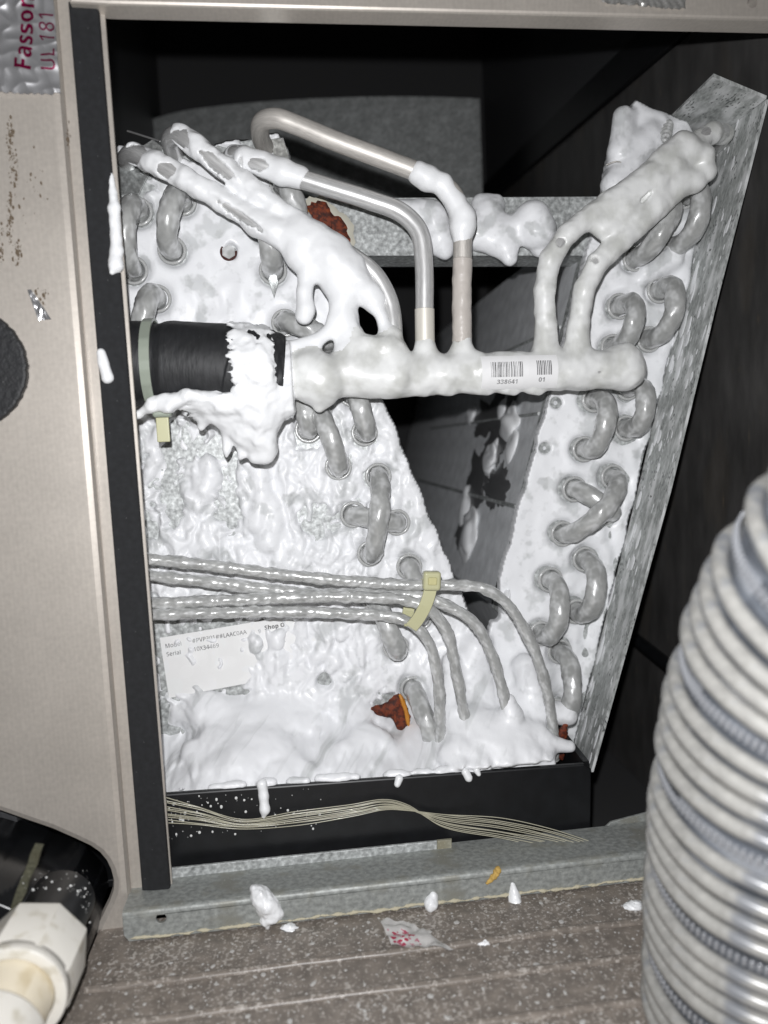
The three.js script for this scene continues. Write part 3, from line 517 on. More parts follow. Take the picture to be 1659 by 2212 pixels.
heights(plateL, OW.plateL, (x, y) => {
  const [px, py] = toPx(x, y, 0), wx = x + 0.003 * n2(x * 55, y * 40), wy = y + 0.004 * n2(x * 45 + 9, y * 30);
  const smooth = 0.0030 + 0.0017 * fbm2(wx * 38, wy * 28, 2), nA = fbm2(wx * 62, wy * 30, 2), nB = fbm2(wx * 120 + 7, wy * 66, 2), rough = 0.0006 + 0.0015 * sm(-0.3, -0.12, nA) + 0.0016 * sm(0.02, 0.17, nA) + 0.0011 * sm(-0.1, 0.2, nB) + 0.0004 * fbm2(wx * 70, wy * 50, 2);
  let h = mix(rough, smooth, clamp(sm(800, 660, py) + sm(780, 880, px) * 0.6 + sm(1420, 1560, py) * 0.7, 0, 1));
  for (const [a, b, rx, ry] of bare) { const q = Math.hypot((px - a) / rx, (py - b) / ry) + 0.35 * n2(x * 160, y * 160); if (q < 1.3) h -= 0.0045 * sm(1.25, 0.7, q); }
  const lab = sm(330, 350, px) * sm(560, 520, px) * sm(1325, 1345, py) * sm(1515, 1490, py); h = mix(h, -0.0022 + 0.003 * n2(wx * 130, wy * 110 + 3) + (n2(wx * 60, wy * 60) > 0.35 ? 0.002 : 0), lab);
  const lab2 = sm(535, 560, px) * sm(650, 630, px) * sm(1330, 1345, py) * sm(1410, 1395, py); h = mix(h, -0.001 + 0.003 * n2(wx * 170, wy * 130 + 3), lab2);
  const pile = piles(px, py); h = h + pile * (1 + 0.16 * fbm2(x * 50, y * 60, 3)) + sm(0, 0.01, pile) * 0.003 * fbm2(wx * 60 + 3, wy * 60, 3);
  return h - moat(x, y);
});
heights(plateR, OW.plateR, (x, y) => {
  const [px, py] = toPx(x, y, 0), edge = 1300 + (py - 430) * -0.2613, u = px - edge;            // distance from the plate's inner edge
  let h = 0.0026 + 0.0018 * fbm2(x * 36, y * 28, 2) + 0.00015 * n2(x * 150, y * 150);
  h = mix(0.0006 + 0.0006 * fbm2(x * 60, y * 40, 2), h, sm(30, 105, u) + sm(700, 600, py));
  h = mix(h, 0.0002 + 0.0022 * n2(x * 70, y * 45), 0.8 * sm(140, 190, u) * sm(760, 880, py));
  h += Math.pow(sm(1340, 1600, py), 1.6) * 0.0525 * sm(225, 130, px - 985) * (1 + 0.2 * fbm2(x * 60, y * 60, 3));
  for (const [a, b] of [[1201, 870], [1177, 968]]) h -= 0.006 * sm(14, 7, Math.hypot(px - a, py - b));
  return h - moat(x, y);
});
// runs and curds of foam on the left plate
for (let i = 0; i < 150; i++) {
  const px = 330 + rnd() * 560, py = 880 + rnd() * 640; if (px > 640 + (py - 400) * 0.4 - 30) continue; if (px < 545 && py > 1325 && py < 1515) continue;
  if (bare.some(([a, b, rx, ry]) => Math.hypot((px - a) / rx, (py - b) / ry) < 0.9)) continue;
  const L = (6 + rnd() * rnd() * 75), r = 1.5 + rnd() * rnd() * 3, z = 0.0004 + rnd() * 0.0014, bendy = (rnd() - 0.5) * 22;
  field.chain([[px, py, z, r * 0.75], [px + bendy, py + L * 0.5, z, r * 0.8], [px + bendy * 0.6, py + L, z, r]], 0.0016, OW.plateL, 0.0005, 160);
}
for (const [px, py, r, z, L] of [[450, 1000, 6, 0, 60], [428, 1040, 4.5, 0, 35], [560, 1010, 6, 0.001, 120], [585, 1090, 7, 0, 80], [610, 1150, 5, 0, 60], [520, 1190, 3.6, 0.002, 45], [440, 1160, 4, 0.002, 40], [640, 1170, 4, 0, 50], [330, 960, 4, 0, 60], [600, 1430, 3, 0.001, 50], [690, 1400, 4, 0.001, 20], [720, 1420, 3, 0.002, 25], [425, 1580, 2.5, 0.001, 18], [640, 1500, 3, 0, 50]])
  field.chain([[px, py, z, r * 0.8], [px + 8, py + L * 0.5, z, r * 0.9], [px - 6, py + L, z, r]], 0.002, OW.plateL, 0.0007, 120);
// lumps in the pan heap
for (let i = 0; i < 46; i++) { const u = 400 + rnd() * 740, v = 1530 + rnd() * 90 - (u - 355) * 0.05, r = 3 + rnd() * 6, e = 15 + rnd() * 60, v2 = v + (rnd() - 0.35) * 30; if (Math.hypot(u - 850, v - 1530) < 70) continue; field.chain([[...lift(u, v, piles(u, v) - r * 0.0005), r], [...lift(u + e, v2, piles(u + e, v2) - r * 0.0006), r * (0.6 + rnd() * 0.5)]], 0.007, OW.plateL, 0.0014, 80); }
// foam lumps between the distributor tubes, and a coated bend there
field.chain([[1135, 1440, 0.012, 7], [1145, 1490, 0.018, 9], [1150, 1550, 0.022, 9], [1150, 1600, 0.03, 8]], 0.005, OW.plateR, 0.0008);
field.chain([[1098, 1515, 0.036, 4], [1104, 1545, 0.036, 6.2], [1108, 1580, 0.034, 4]], 0.003, OW.plateR, 0.0005);
field.chain([[1030, 1400, 0.004, 9], [1010, 1450, 0.006, 8], [1040, 1540, 0.014, 10]], 0.006, OW.plateL, 0.0008);
field.chain([[975, 1430, 0.01, 5], [980, 1520, 0.02, 6]], 0.004, OW.plateL, 0.0008);
// right plate: big soft masses
field.chain([[1345, 250, 0.002, 5], [1340, 330, 0.003, 7], [1400, 300, 0.002, 6], [1330, 400, 0.004, 8]], 0.006, OW.plateR, 0.0006);
field.chain([[1395, 590, 0.003, 5], [1450, 560, 0.004, 6], [1470, 520, 0.004, 5]], 0.004, OW.plateR, 0.0006);
// header coat
field.chain([[640, 814, HZ, 9.6], [800, 812, HZ, 9.9], [900, 812, HZ, 9.7], [1030, 806, HZ, 9.8], [1200, 802, HZ, 9.8], [1335, 797, HZ, 10]], 0.002, OW.header, 0.0012, 85);
field.chain([[668, 812, HZ + 0.002, 13], [690, 820, HZ + 0.003, 13]], 0.002, OW.header, 0.0006);
field.chain([[700, 862, HZ + 0.003, 4], [690, 880, HZ + 0.003, 2.5]], 0.003, OW.header, 0.0003);
field.chain([[1345, 785, HZ, 10], [1354, 802, HZ + 0.001, 9.6]], 0.003, OW.header, 0.0009);
for (const px of [905, 960, 1040, 1095, 1150]) field.chain([[px, 836, HZ + 0.003, 3.6], [px + 14, 842, HZ + 0.002, 2.8]], 0.003, OW.header, 0.0004);
for (const [px, k] of [[918, 0], [998, 0], [1180, 0], [1246, 0], [851, 0], [762, 0]]) field.chain([[px, 785, HZ, 6], [px, 752, HZ, 5.2], [px, 728, HZ, 4.5]], 0.005, OW.header, 0.0006);
// the broad flap where the left tubes run into the header
field.chain([[782, 756, 0.04, 6.5], [835, 757, 0.041, 7.2], [862, 796, 0.0415, 7.6]], 0.005, OW.header, 0.001);
field.chain([[760, 800, 0.041, 8], [845, 822, 0.042, 8]], 0.006, OW.header, 0.0008);
const coat = (k, i0, i1, extra, kk, amp = 0.0006) => field.chain(tubes[k].slice(i0, i1).map(([x, y, z]) => [x, y, z, 4.5 + extra]), kk, OW[k], amp, 130);
coat('T3', 0, 1, 0.5, 0.003); coat('T3', 4, 10, 0.75, 0.003, 0.0012); coat('T4', 0, 10, 0.8, 0.003, 0.0012);
coat('T5', 0, 10, 0.7, 0.004, 0.0007); coat('T6', 0, 8, 0.8, 0.004, 0.0007);
field.chain([[648, 384, 0.0325, 5.4], [610, 372, 0.032, 6.2], [570, 356, 0.031, 5.6], [530, 343, 0.029, 5.3], [508, 337, 0.022, 5.2]], 0.003, OW.T1, 0.0005);
field.chain([[905, 375, HZ, 5.6], [925, 386, HZ, 5.8], [955, 398, HZ, 5.0], [985, 440, HZ, 5.1], [1000, 468, HZ, 6.2], [999, 490, HZ, 6.2], [999, 515, HZ, 4.8]], 0.003, OW.T2, 0.0005);
// the web between T3 and T4
field.chain([[548, 482, 0.034, 4.6], [600, 502, 0.035, 5.6], [660, 530, 0.036, 7.6], [715, 568, 0.037, 8.6], [770, 612, 0.037, 8], [808, 648, 0.036, 5.6]], 0.005, OW.T4, 0.0012, 90);
field.chain([[655, 500, 0.036, 6], [710, 535, 0.037, 6.5], [760, 572, 0.037, 6]], 0.005, OW.T4, 0.0008, 90);
field.chain([[640, 556, 0.036, 5.4], [664, 585, 0.037, 4.6], [658, 630, 0.038, 3.8], [660, 668, 0.038, 4.5], [657, 682, 0.038, 4.2]], 0.005, OW.T4, 0.0005);
field.chain([[722, 600, 0.037, 5.6], [742, 650, 0.038, 5], [744, 700, 0.038, 4.6], [752, 758, 0.038, 6.5]], 0.004, OW.T4, 0.0008);
field.chain([[730, 668, 0.038, 4], [716, 712, 0.039, 3.4], [684, 736, 0.04, 3.1], [630, 752, 0.04, 3.4]], 0.004, OW.T4, 0.0004);
field.chain([[800, 640, 0.037, 4.6], [822, 680, 0.0385, 2.6], [836, 722, 0.038, 3.4], [838, 750, 0.038, 5]], 0.004, OW.T3, 0.0005);
// web between T5 and T6
field.chain([[1300, 492, 0.037, 5], [1350, 452, 0.037, 7], [1410, 402, 0.037, 7], [1450, 362, 0.037, 6.5], [1475, 328, 0.036, 5]], 0.005, OW.T6, 0.0008, 100);
field.chain([[1425, 345, 0.035, 4.6], [1470, 306, 0.035, 4.4], [1496, 330, 0.037, 5], [1520, 338, 0.036, 5.2], [1524, 372, 0.036, 5], [1500, 392, 0.036, 5], [1460, 400, 0.036, 5]], 0.005, OW.T6, 0.0008);
// cross bar lumps
field.chain([[860, 450, -0.001, 5], [930, 470, -0.001, 9], [950, 520, 0, 8], [960, 540, 0.001, 5]], 0.006, OW.bar, 0.0008);
field.chain([[1050, 470, 0, 9], [1080, 500, 0.003, 8], [1095, 540, 0.005, 6], [1100, 556, 0.006, 4.4]], 0.006, OW.bar, 0.0007);
field.chain([[1020, 500, 0.002, 9], [1060, 520, 0.004, 7]], 0.006, OW.bar, 0.0007);
field.chain([[1120, 490, 0.004, 7], [1150, 475, 0.007, 9.5], [1160, 500, 0.007, 10], [1165, 535, 0.005, 5]], 0.006, OW.bar, 0.0006);
field.chain([[1040, 440, -0.002, 5], [1070, 440, -0.002, 5]], 0.006, OW.bar, 0.0006);
// foam on the insulation: a thin ragged shell over its right end, thicker underneath
{
  const A = at(300, 785, IZ), B = at(612, 806, IZ - 0.001), x0 = at(505, 800, IZ + 0.018).x, x1 = at(600, 800, IZ + 0.018).x;
  field.put([A.x, -0.02, 0.012], [B.x + 0.006, 0.075, 0.078], (x, y, z) => {
    const t = clamp((x - A.x) / (B.x - A.x), 0, 1), cy = mix(A.y, B.y, t), cz = mix(A.z, B.z, t), r = Math.hypot(y - cy, z - cz), an = Math.atan2(y - cy, z - cz);
    const low = sm(-0.5, -1.0, an), edge = mix(x0, at(400, 850, 0.05).x, low) + 0.004 * n2(y * 160, z * 160) + 0.002 * n2(y * 500, z * 500);
    const th = 0.0023 + 0.0016 * fbm3(x * 130, y * 130, z * 130, 3) + 0.0025 * low - 0.004 * sm(x1 - 0.002, x1 + 0.001, x + 0.0016 * n2(y * 300, z * 300)) * sm(-0.6, -0.2, an);
    return Math.max(r - (0.0196 - 0.003 * sm(0.86, 1, t)) - th, (edge - x) * 0.6, x - B.x - 0.004, an > 2.4 || an < -2.6 ? 0.002 : -1);
  }, 0.0015, OW.insul);
}
const ins = (list, k, amp, f) => field.chain(list, k, OW.insul, amp, f);
ins([[430, 862, 0.052, 3.4], [470, 868, 0.052, 5], [520, 872, 0.05, 7.5], [560, 890, 0.048, 8], [604, 872, 0.046, 5.5]], 0.005, 0.0022, 130);
ins([[490, 905, 0.046, 5.5], [525, 930, 0.044, 6.5], [560, 940, 0.044, 7.5], [580, 905, 0.045, 7]], 0.005, 0.0016, 120);
ins([[552, 958, 0.043, 5], [575, 968, 0.043, 5.6], [570, 982, 0.043, 4.6], [552, 986, 0.043, 3.4]], 0.003, 0.0008, 120);
ins([[520, 950, 0.042, 3.2], [522, 982, 0.042, 1.8], [518, 990, 0.042, 1]], 0.003, 0.0002);
ins([[492, 938, 0.043, 3.2], [490, 972, 0.043, 1.8], [489, 988, 0.043, 0.7]], 0.003, 0.0002);
ins([[455, 893, 0.047, 4], [440, 905, 0.045, 3], [435, 922, 0.044, 1.8]], 0.003, 0.0006);
ins([[298, 897, 0.052, 1.8], [330, 872, 0.054, 3.2], [362, 872, 0.055, 4], [400, 856, 0.057, 3], [440, 856, 0.056, 3]], 0.003, 0.0016, 150);
// nothing stands out of the pan's front or above the hose of tubes
const rimL = at(250, 1724, PZ), rimR = at(1262, 1651, PZ);
field.carve([-0.12, -0.18, 0.045], [0.2, -0.12, 0.08], (x, y, z) => { const yr = mix(rimL.y, rimR.y, (x - rimL.x) / (rimR.x - rimL.x)); return y < yr + 0.0015 ? z - (PZ - 0.0034) : z - (PZ + 0.0018 + 0.0016 * n2(x * 90, 4)) ; });
// foam that has crept over the rim of the pan
for (let i = 0; i < 34; i++) { const px = 360 + rnd() * 720, rim = 1715 - (px - 355) * 0.0718, r = 0.7 + rnd() ** 2 * 2.2; field.chain([[px, rim - 5 - rnd() * 4, PZ - 0.0042, r], [px + 4 + rnd() * 26, rim - 4 - rnd() * 5, PZ - 0.004 + rnd() * 0.002, r * (0.5 + rnd() * 0.6)]], 0.003, OW.plateL, 0.0008, 160); }
// thin places where the tube shows through
for (const [px, py, z, rx, ry, an] of [[1398, 424, 0.0445, 0.0042, 0.0012, 0.75], [1212, 524, 0.0425, 0.0022, 0.0018, 0], [1287, 562, 0.0425, 0.0016, 0.0016, 0], [1300, 415, 0.043, 0.009, 0.0012, 0.68], [470, 356, 0.039, 0.009, 0.0026, -0.68], [385, 300, 0.034, 0.005, 0.0035, -0.5], [352, 368, 0.0385, 0.0035, 0.0042, -0.5], [520, 468, 0.037, 0.012, 0.0014, -0.62], [560, 352, 0.0365, 0.004, 0.0024, -0.35], [520, 345, 0.034, 0.0008, 0.0024, 0], [285, 338, 0.027, 0.005, 0.005, 0]]) {
  const p = at(px, py, z), c = Math.cos(an), q = Math.sin(an), m = 0.014;
  field.carve([p.x - m, p.y - m, z - 0.006], [p.x + m, p.y + m, z + 0.01], (x, y, w) => { const X = x - p.x, Y = y - p.y, u = (X * c + Y * q) / rx, v = (-X * q + Y * c) / ry, d = (1 - Math.hypot(u, v) - 0.25 * n2(x * 300, y * 300)) * Math.min(rx, ry); return Math.min(d, w - z + 0.004); });
}
const foamGeo = field.mesh();
const foamPart = (geo, parent, label) => geo && part('foam_coat', geo, M.foam, parent, label);
for (const k of [OW.plateL, OW.plateR, OW.bar]) { const o = stuff(foamPart(foamGeo.get(k), coil)); o.material = M.foamPlate; }
for (const k of ['header', 'T1', 'T2', 'T3', 'T4', 'T5', 'T6']) { const o = foamPart(foamGeo.get(OW[k]), tubeMesh[k]); if (o && /header|T5|T6/.test(k)) o.material = M.foamThin; }
foamPart(foamGeo.get(OW.insul), insulation);

// ------------------------------------------------------------ rust, screws and small things on the coil
function patch(list, z, h, mat, name, parent, label, n = 46) {       // a lumpy crust with an outline of its own
  const poly = list.map(([x, y]) => at(x, y, z)), c = poly.reduce((a, p) => a.add(p), new THREE.Vector3()).divideScalar(poly.length);
  const curve = new THREE.CatmullRomCurve3(poly, true), pos = [c.x, c.y, z + h], uv = [c.x, c.y], idx = [], rings = 7;
  for (let r = 1; r <= rings; r++) for (let i = 0; i < n; i++) { const t = r / rings, p = curve.getPointAt(i / n), w = 1 + (0.08 * n2(i * 0.55, z * 900) + 0.05 * n2(i * 1.7, 5)) * t, x = mix(c.x, p.x, t * w), y = mix(c.y, p.y, t * w); pos.push(x, y, r === rings ? z - 0.0004 : z + h * (1 - t ** 4) * (0.8 + 0.16 * n2(x * 140, y * 140) + 0.06 * n2(x * 500, y * 500))); uv.push(x, y); }
  for (let i = 0; i < n; i++) { const j = (i + 1) % n; idx.push(0, 1 + j, 1 + i); for (let r = 1; r < rings; r++) { const a = 1 + (r - 1) * n + i, b = 1 + (r - 1) * n + j; idx.push(a, b, a + n, b, b + n, a + n); } }
  const g = new THREE.BufferGeometry(); g.setAttribute('position', new THREE.Float32BufferAttribute(pos, 3)); g.setAttribute('uv', new THREE.Float32BufferAttribute(uv, 2)); g.setIndex(idx); g.computeVertexNormals();
  if (g.attributes.normal.getZ(0) < 0) { for (let i = 0; i < idx.length; i += 3) [idx[i], idx[i + 1]] = [idx[i + 1], idx[i]]; g.setIndex(idx); g.computeVertexNormals(); }
  return part(name, g, mat, parent, label);
}
patch([[650, 440], [690, 422], [722, 446], [758, 478], [764, 520], [758, 548], [710, 548], [676, 520], [654, 490]], 0.0012, 0.0006, std({ color: new THREE.Color().setRGB(0.52, 0.5, 0.42), roughness: 0.5 }), 'rust_stain', coil);
const rustOrange = std({ color: new THREE.Color().setRGB(0.5, 0.2, 0.02), roughness: 0.5, bumpMap: T.filmBump, bumpScale: 0.0006 });
const rp = patch([[668, 440], [690, 432], [708, 440], [718, 462], [738, 470], [752, 500], [752, 535], [720, 535], [690, 515], [672, 490], [660, 465]], 0.003, 0.0006, M.rust, 'rust_patch', coil, 'dark red rust crust round a screw on the cross bar');
patch([[656, 462], [664, 452], [678, 486], [690, 512], [680, 512], [664, 492]], 0.0035, 0.001, rustOrange, 'rust_edge', rp);
{ const c = at(703, 484, 0.0046), g = new THREE.CylinderGeometry(0.0034, 0.0038, 0.0024, 6); g.rotateX(Math.PI / 2); g.translate(c.x, c.y, c.z); part('screw_head', metre(g), M.rust, rp); }
patch([[800, 1528], [830, 1520], [862, 1500], [880, 1530], [884, 1568], [862, 1578], [845, 1552], [815, 1545]], 0.0085, 0.0022, M.rust, 'rust_patch', coil, 'dark rust with orange run beside a lower tube');
patch([[862, 1498], [870, 1504], [880, 1528], [886, 1556], [884, 1572], [877, 1560], [872, 1536], [864, 1514]], 0.0098, 0.0014, rustOrange, 'rust_edge', coil);
patch([[1186, 1640], [1196, 1610], [1206, 1582], [1224, 1560], [1226, 1600], [1216, 1640]], 0.03, 0.0015, M.rust, 'rust_patch', coil, 'rust stain at the foot of the right plate');
{ const c = at(494, 545, 0.004), g = new THREE.TorusGeometry(0.0038, 0.0006, 8, 20, 4); g.rotateZ(2.4); g.translate(c.x, c.y, 0.0045); part('bolt_rim', g, std({ color: new THREE.Color().setRGB(0.06, 0.014, 0.01), roughness: 0.7 }), coil);
  const h = new THREE.CylinderGeometry(0.0036, 0.004, 0.003, 6); h.rotateX(Math.PI / 2); h.translate(c.x, c.y, 0.0035); part('bolt_head', metre(h), M.film, coil); }
{ // screw tip standing out of the top bracket
  const a = at(1436, 306, 0.012), b = at(1443, 264, 0.001), l = [];
  part('screw_tip', sweep([a, a.clone().lerp(b, 0.5), b], (t) => (0.0012 + 0.0016 * Math.min(1, t * 3)) * (1 + 0.16 * Math.sin(t * Math.PI * 2 * 6.5)), { seg: 90, rad: 14, round: true }), M.film, coil, 'thread of a screw sticking through the bracket');
  part('loose_wire', sweep(P([[1310, 356, 0.006], [1330, 349, 0.009], [1350, 355, 0.007], [1362, 368, 0.003]]), 0.0004, { seg: 20, rad: 6 }), M.tubeWarm, coil);
}
// foam dabs on the fins inside the V, and dark soaked dirt round them
{
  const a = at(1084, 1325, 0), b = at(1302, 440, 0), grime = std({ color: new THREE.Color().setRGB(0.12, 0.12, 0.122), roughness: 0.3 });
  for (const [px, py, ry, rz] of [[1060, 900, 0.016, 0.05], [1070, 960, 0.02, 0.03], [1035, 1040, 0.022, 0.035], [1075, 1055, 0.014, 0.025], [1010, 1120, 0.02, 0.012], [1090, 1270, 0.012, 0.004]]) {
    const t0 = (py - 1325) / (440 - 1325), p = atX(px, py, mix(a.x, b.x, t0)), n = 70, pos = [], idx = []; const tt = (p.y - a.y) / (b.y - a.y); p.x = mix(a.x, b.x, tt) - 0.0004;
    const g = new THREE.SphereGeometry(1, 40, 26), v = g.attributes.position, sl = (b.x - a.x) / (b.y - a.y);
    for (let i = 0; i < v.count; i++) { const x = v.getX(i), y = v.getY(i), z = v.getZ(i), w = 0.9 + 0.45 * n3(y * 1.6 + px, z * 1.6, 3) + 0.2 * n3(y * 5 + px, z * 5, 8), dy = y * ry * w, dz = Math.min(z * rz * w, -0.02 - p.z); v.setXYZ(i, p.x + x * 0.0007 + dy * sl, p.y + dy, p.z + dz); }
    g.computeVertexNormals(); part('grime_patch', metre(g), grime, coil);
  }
  for (const [px, py, s, k] of [[1095, 905, 0.011, 1], [1075, 880, 0.006, 1.4], [1058, 985, 0.010, 1.2], [1098, 960, 0.006, 1.6], [1010, 1085, 0.007, 2.1], [1020, 1145, 0.011, 1.6], [1008, 890, 0.008, 0.9], [1085, 1290, 0.004, 2]]) {
    const t0 = (py - 1325) / (440 - 1325), X = mix(a.x, b.x, t0) - 0.002, p = atX(px, py, X), g = new THREE.SphereGeometry(s, 26, 20), v = g.attributes.position;
    const tt = (p.y - a.y) / (b.y - a.y); p.x = mix(a.x, b.x, tt) - 0.0006;
    for (let i = 0; i < v.count; i++) { const x = v.getX(i), y = v.getY(i), z = v.getZ(i), w = 1 + 0.35 * n3(x * 90 + px, y * 90, z * 60) - 0.25 * (y / s); v.setXYZ(i, x * w * 0.5 + y * k * 0.258, y * w * k, z * w * 1.5); }
    g.computeVertexNormals(); g.translate(p.x, p.y, p.z); part('foam_dab', metre(g), M.foam, coil);
  }
}

// ------------------------------------------------------------ cable ties
{
  const t = thing('cable_tie', 'pale green cable tie cinched round the black pipe insulation', 'cable tie');
  const c = at(330, 787, IZ), pos = [], n = 64, w = 0.0022, r = 0.0196, idx = [];
  for (let i = 0; i <= n; i++) { const a = i / n * Math.PI * 2; for (const [dx, dr] of [[-w, 0], [-w, 0.0012], [w, 0.0012], [w, 0]]) pos.push(c.x + dx + 0.0006 * Math.sin(a), c.y + (r + dr) * Math.sin(a), c.z + (r + dr) * Math.cos(a)); }
  for (let i = 0; i < n; i++) for (let k = 0; k < 4; k++) { const p = i * 4 + k, q = i * 4 + (k + 1) % 4; idx.push(p, p + 4, q, p + 4, q + 4, q); }
  const g = new THREE.BufferGeometry(); g.setAttribute('position', new THREE.Float32BufferAttribute(pos, 3)); g.setIndex(idx); part('strap', toCreasedNormals(metre(g.toNonIndexed()), 0.5), M.zipPale, t);
  const tl = at(352, 895, 0.049), te = at(352, 955, 0.047);
  const tail = new RoundedBoxGeometry(0.0058, tl.y - te.y, 0.0014, 2, 0.0005); tail.translate((tl.x + te.x) / 2, (tl.y + te.y) / 2, 0.048); part('tail', metre(tail), M.zip, t);
  const hd = new RoundedBoxGeometry(0.0085, 0.0075, 0.006, 3, 0.0015); const hp = at(350, 884, 0.05); hd.translate(hp.x, hp.y, hp.z); part('head', metre(hd), M.zipPale, t);
}
{
  const t = thing('cable_tie', 'yellowed cable tie with square head bundling the thin distributor tubes', 'cable tie');
  const hc = at(932, 1254, 0.044);
  const head = new RoundedBoxGeometry(0.0088, 0.0095, 0.006, 3, 0.0016); head.rotateZ(-0.08); head.translate(hc.x, hc.y, hc.z);
  const hm = part('head', metre(head), M.zip, t);
  const slot = new RoundedBoxGeometry(0.0044, 0.0038, 0.003, 2, 0.0006); slot.rotateZ(-0.08); slot.translate(hc.x, hc.y + 0.0002, hc.z + 0.0026); part('pawl', metre(slot), phys({ color: new THREE.Color().setRGB(0.55, 0.52, 0.27), roughness: 0.35 }), hm);
  const ring = (l, w) => {                                  // flat band along a path
    const c = new THREE.CatmullRomCurve3(P(l)), n = 50, pos = [], idx = [];
    for (let i = 0; i <= n; i++) { const p = c.getPointAt(i / n), d = c.getTangentAt(i / n), o = new THREE.Vector3(0, 0, 1).cross(d).normalize(), out = d.clone().cross(o).normalize(); if (out.z > 0 === false) out.negate(); for (const [a, b] of [[-w, 0], [-w, 0.0012], [w, 0.0012], [w, 0]]) { const q = p.clone().addScaledVector(o, a).addScaledVector(out, b); pos.push(q.x, q.y, q.z); } }
    for (let i = 0; i < n; i++) for (let k = 0; k < 4; k++) { const p = i * 4 + k, q = i * 4 + (k + 1) % 4; idx.push(p, p + 4, q, p + 4, q + 4, q); }
    idx.push(0, 1, 2, 0, 2, 3); const e = n * 4; idx.push(e, e + 2, e + 1, e, e + 3, e + 2);
    const g = new THREE.BufferGeometry(); g.setAttribute('position', new THREE.Float32BufferAttribute(pos, 3)); g.setIndex(idx); return toCreasedNormals(metre(g.toNonIndexed()), 0.5);
  };
  part('strap', ring([[931, 1262, 0.0415], [926, 1285, 0.0425], [917, 1310, 0.043], [903, 1335, 0.0425], [888, 1354, 0.041]], 0.0031), M.zip, t);
  part('strap', ring([[886, 1352, 0.0395], [880, 1335, 0.031], [884, 1310, 0.0285], [900, 1280, 0.029], [925, 1252, 0.034]], 0.0029), M.zip, t);
}

// ------------------------------------------------------------ filament strapping lying across the front of the pan
{
  const t = thing('strapping_tape', 'yellowish glass filament strapping strands across the black pan front', 'strapping');
  const mid = [[356, 1750], [430, 1762], [520, 1780], [640, 1768], [760, 1750], [835, 1738], [880, 1746], [960, 1772], [1080, 1790], [1190, 1812], [1268, 1832]];
  const wide = [26, 20, 9, 14, 13, 10, 6, 14, 22, 20, 15];
  const mat = phys({ color: new THREE.Color().setRGB(0.46, 0.44, 0.34), roughness: 0.2, clearcoat: 0.6 });
  for (let i = 0; i < 11; i++) {
    const u = i / 10 * 2 - 1, list = mid.map(([x, y], k) => { const cross = k > 6 ? -1 : 1; return at(x + (rnd() - 0.5) * 8, y + u * cross * wide[k] + (rnd() - 0.5) * 4, 0.0565 + 0.0012 * rnd() + (k > 0 && k < 10 ? 0.001 : 0) + (k > 7 ? (k - 7) * 0.0045 : 0)); });
    part('filament', sweep(list, 0.00021, { seg: 90, rad: 6 }), mat, t);
  }
}

// ------------------------------------------------------------ black rubber disc, foil tape and marks on the side panel
{
  const c = at(-74, 795, 0.0745), pts = []; const R = at(64, 795, 0.0745).x - c.x;
  for (let i = 0; i < 160; i++) { const a = i / 160 * Math.PI * 2, r = R * (1 + 0.012 * n2(Math.cos(a) * 9, Math.sin(a) * 9) + 0.006 * n2(Math.cos(a) * 40, Math.sin(a) * 40)); pts.push(new THREE.Vector3(c.x + r * Math.cos(a), c.y + r * Math.sin(a), 0)); }
  single('rubber_disc', sheet(pts, 0.0785, 0.0045, 0.0012), M.rubber, 'black foam rubber disc on the beige side panel', 'rubber disc');
}
function wrinkled(corners, nu, nv, z, amp, f, edge) {      // corners: top left, top right, bottom right, bottom left
  const q = corners.map(([x, y]) => at(x, y, z)), pos = [], uv = [], idx = [];
  for (const side of [0, 1]) for (let j = 0; j <= nv; j++) for (let i = 0; i <= nu; i++) {
    const u = i / nu, v = j / nv, a = q[0].clone().lerp(q[1], u), b = q[3].clone().lerp(q[2], u), p = b.lerp(a, v);
    const r = Math.abs(n2(p.x * f + p.y * f * 0.4, p.y * f * 0.55)), w = amp * (0.6 - r) + amp * 0.5 * (0.5 - Math.abs(n2(p.x * f * 2.1, p.y * f * 2.3 + 4)));
    if (j === 0) p.y += edge * n2(u * 14, 3);
    pos.push(p.x, p.y, z + amp * 0.8 + w - side * 0.0003); uv.push(u, v);
  }
  const N = (nu + 1) * (nv + 1);
  for (let j = 0; j < nv; j++) for (let i = 0; i < nu; i++) { const a = j * (nu + 1) + i, b = a + nu + 1; idx.push(a, a + 1, b + 1, a, b + 1, b, N + a, N + b + 1, N + a + 1, N + a, N + b, N + b + 1); }
  const g = new THREE.BufferGeometry(); g.setAttribute('position', new THREE.Float32BufferAttribute(pos, 3)); g.setAttribute('uv', new THREE.Float32BufferAttribute(uv, 2)); g.setIndex(idx); g.computeVertexNormals(); return g;
}
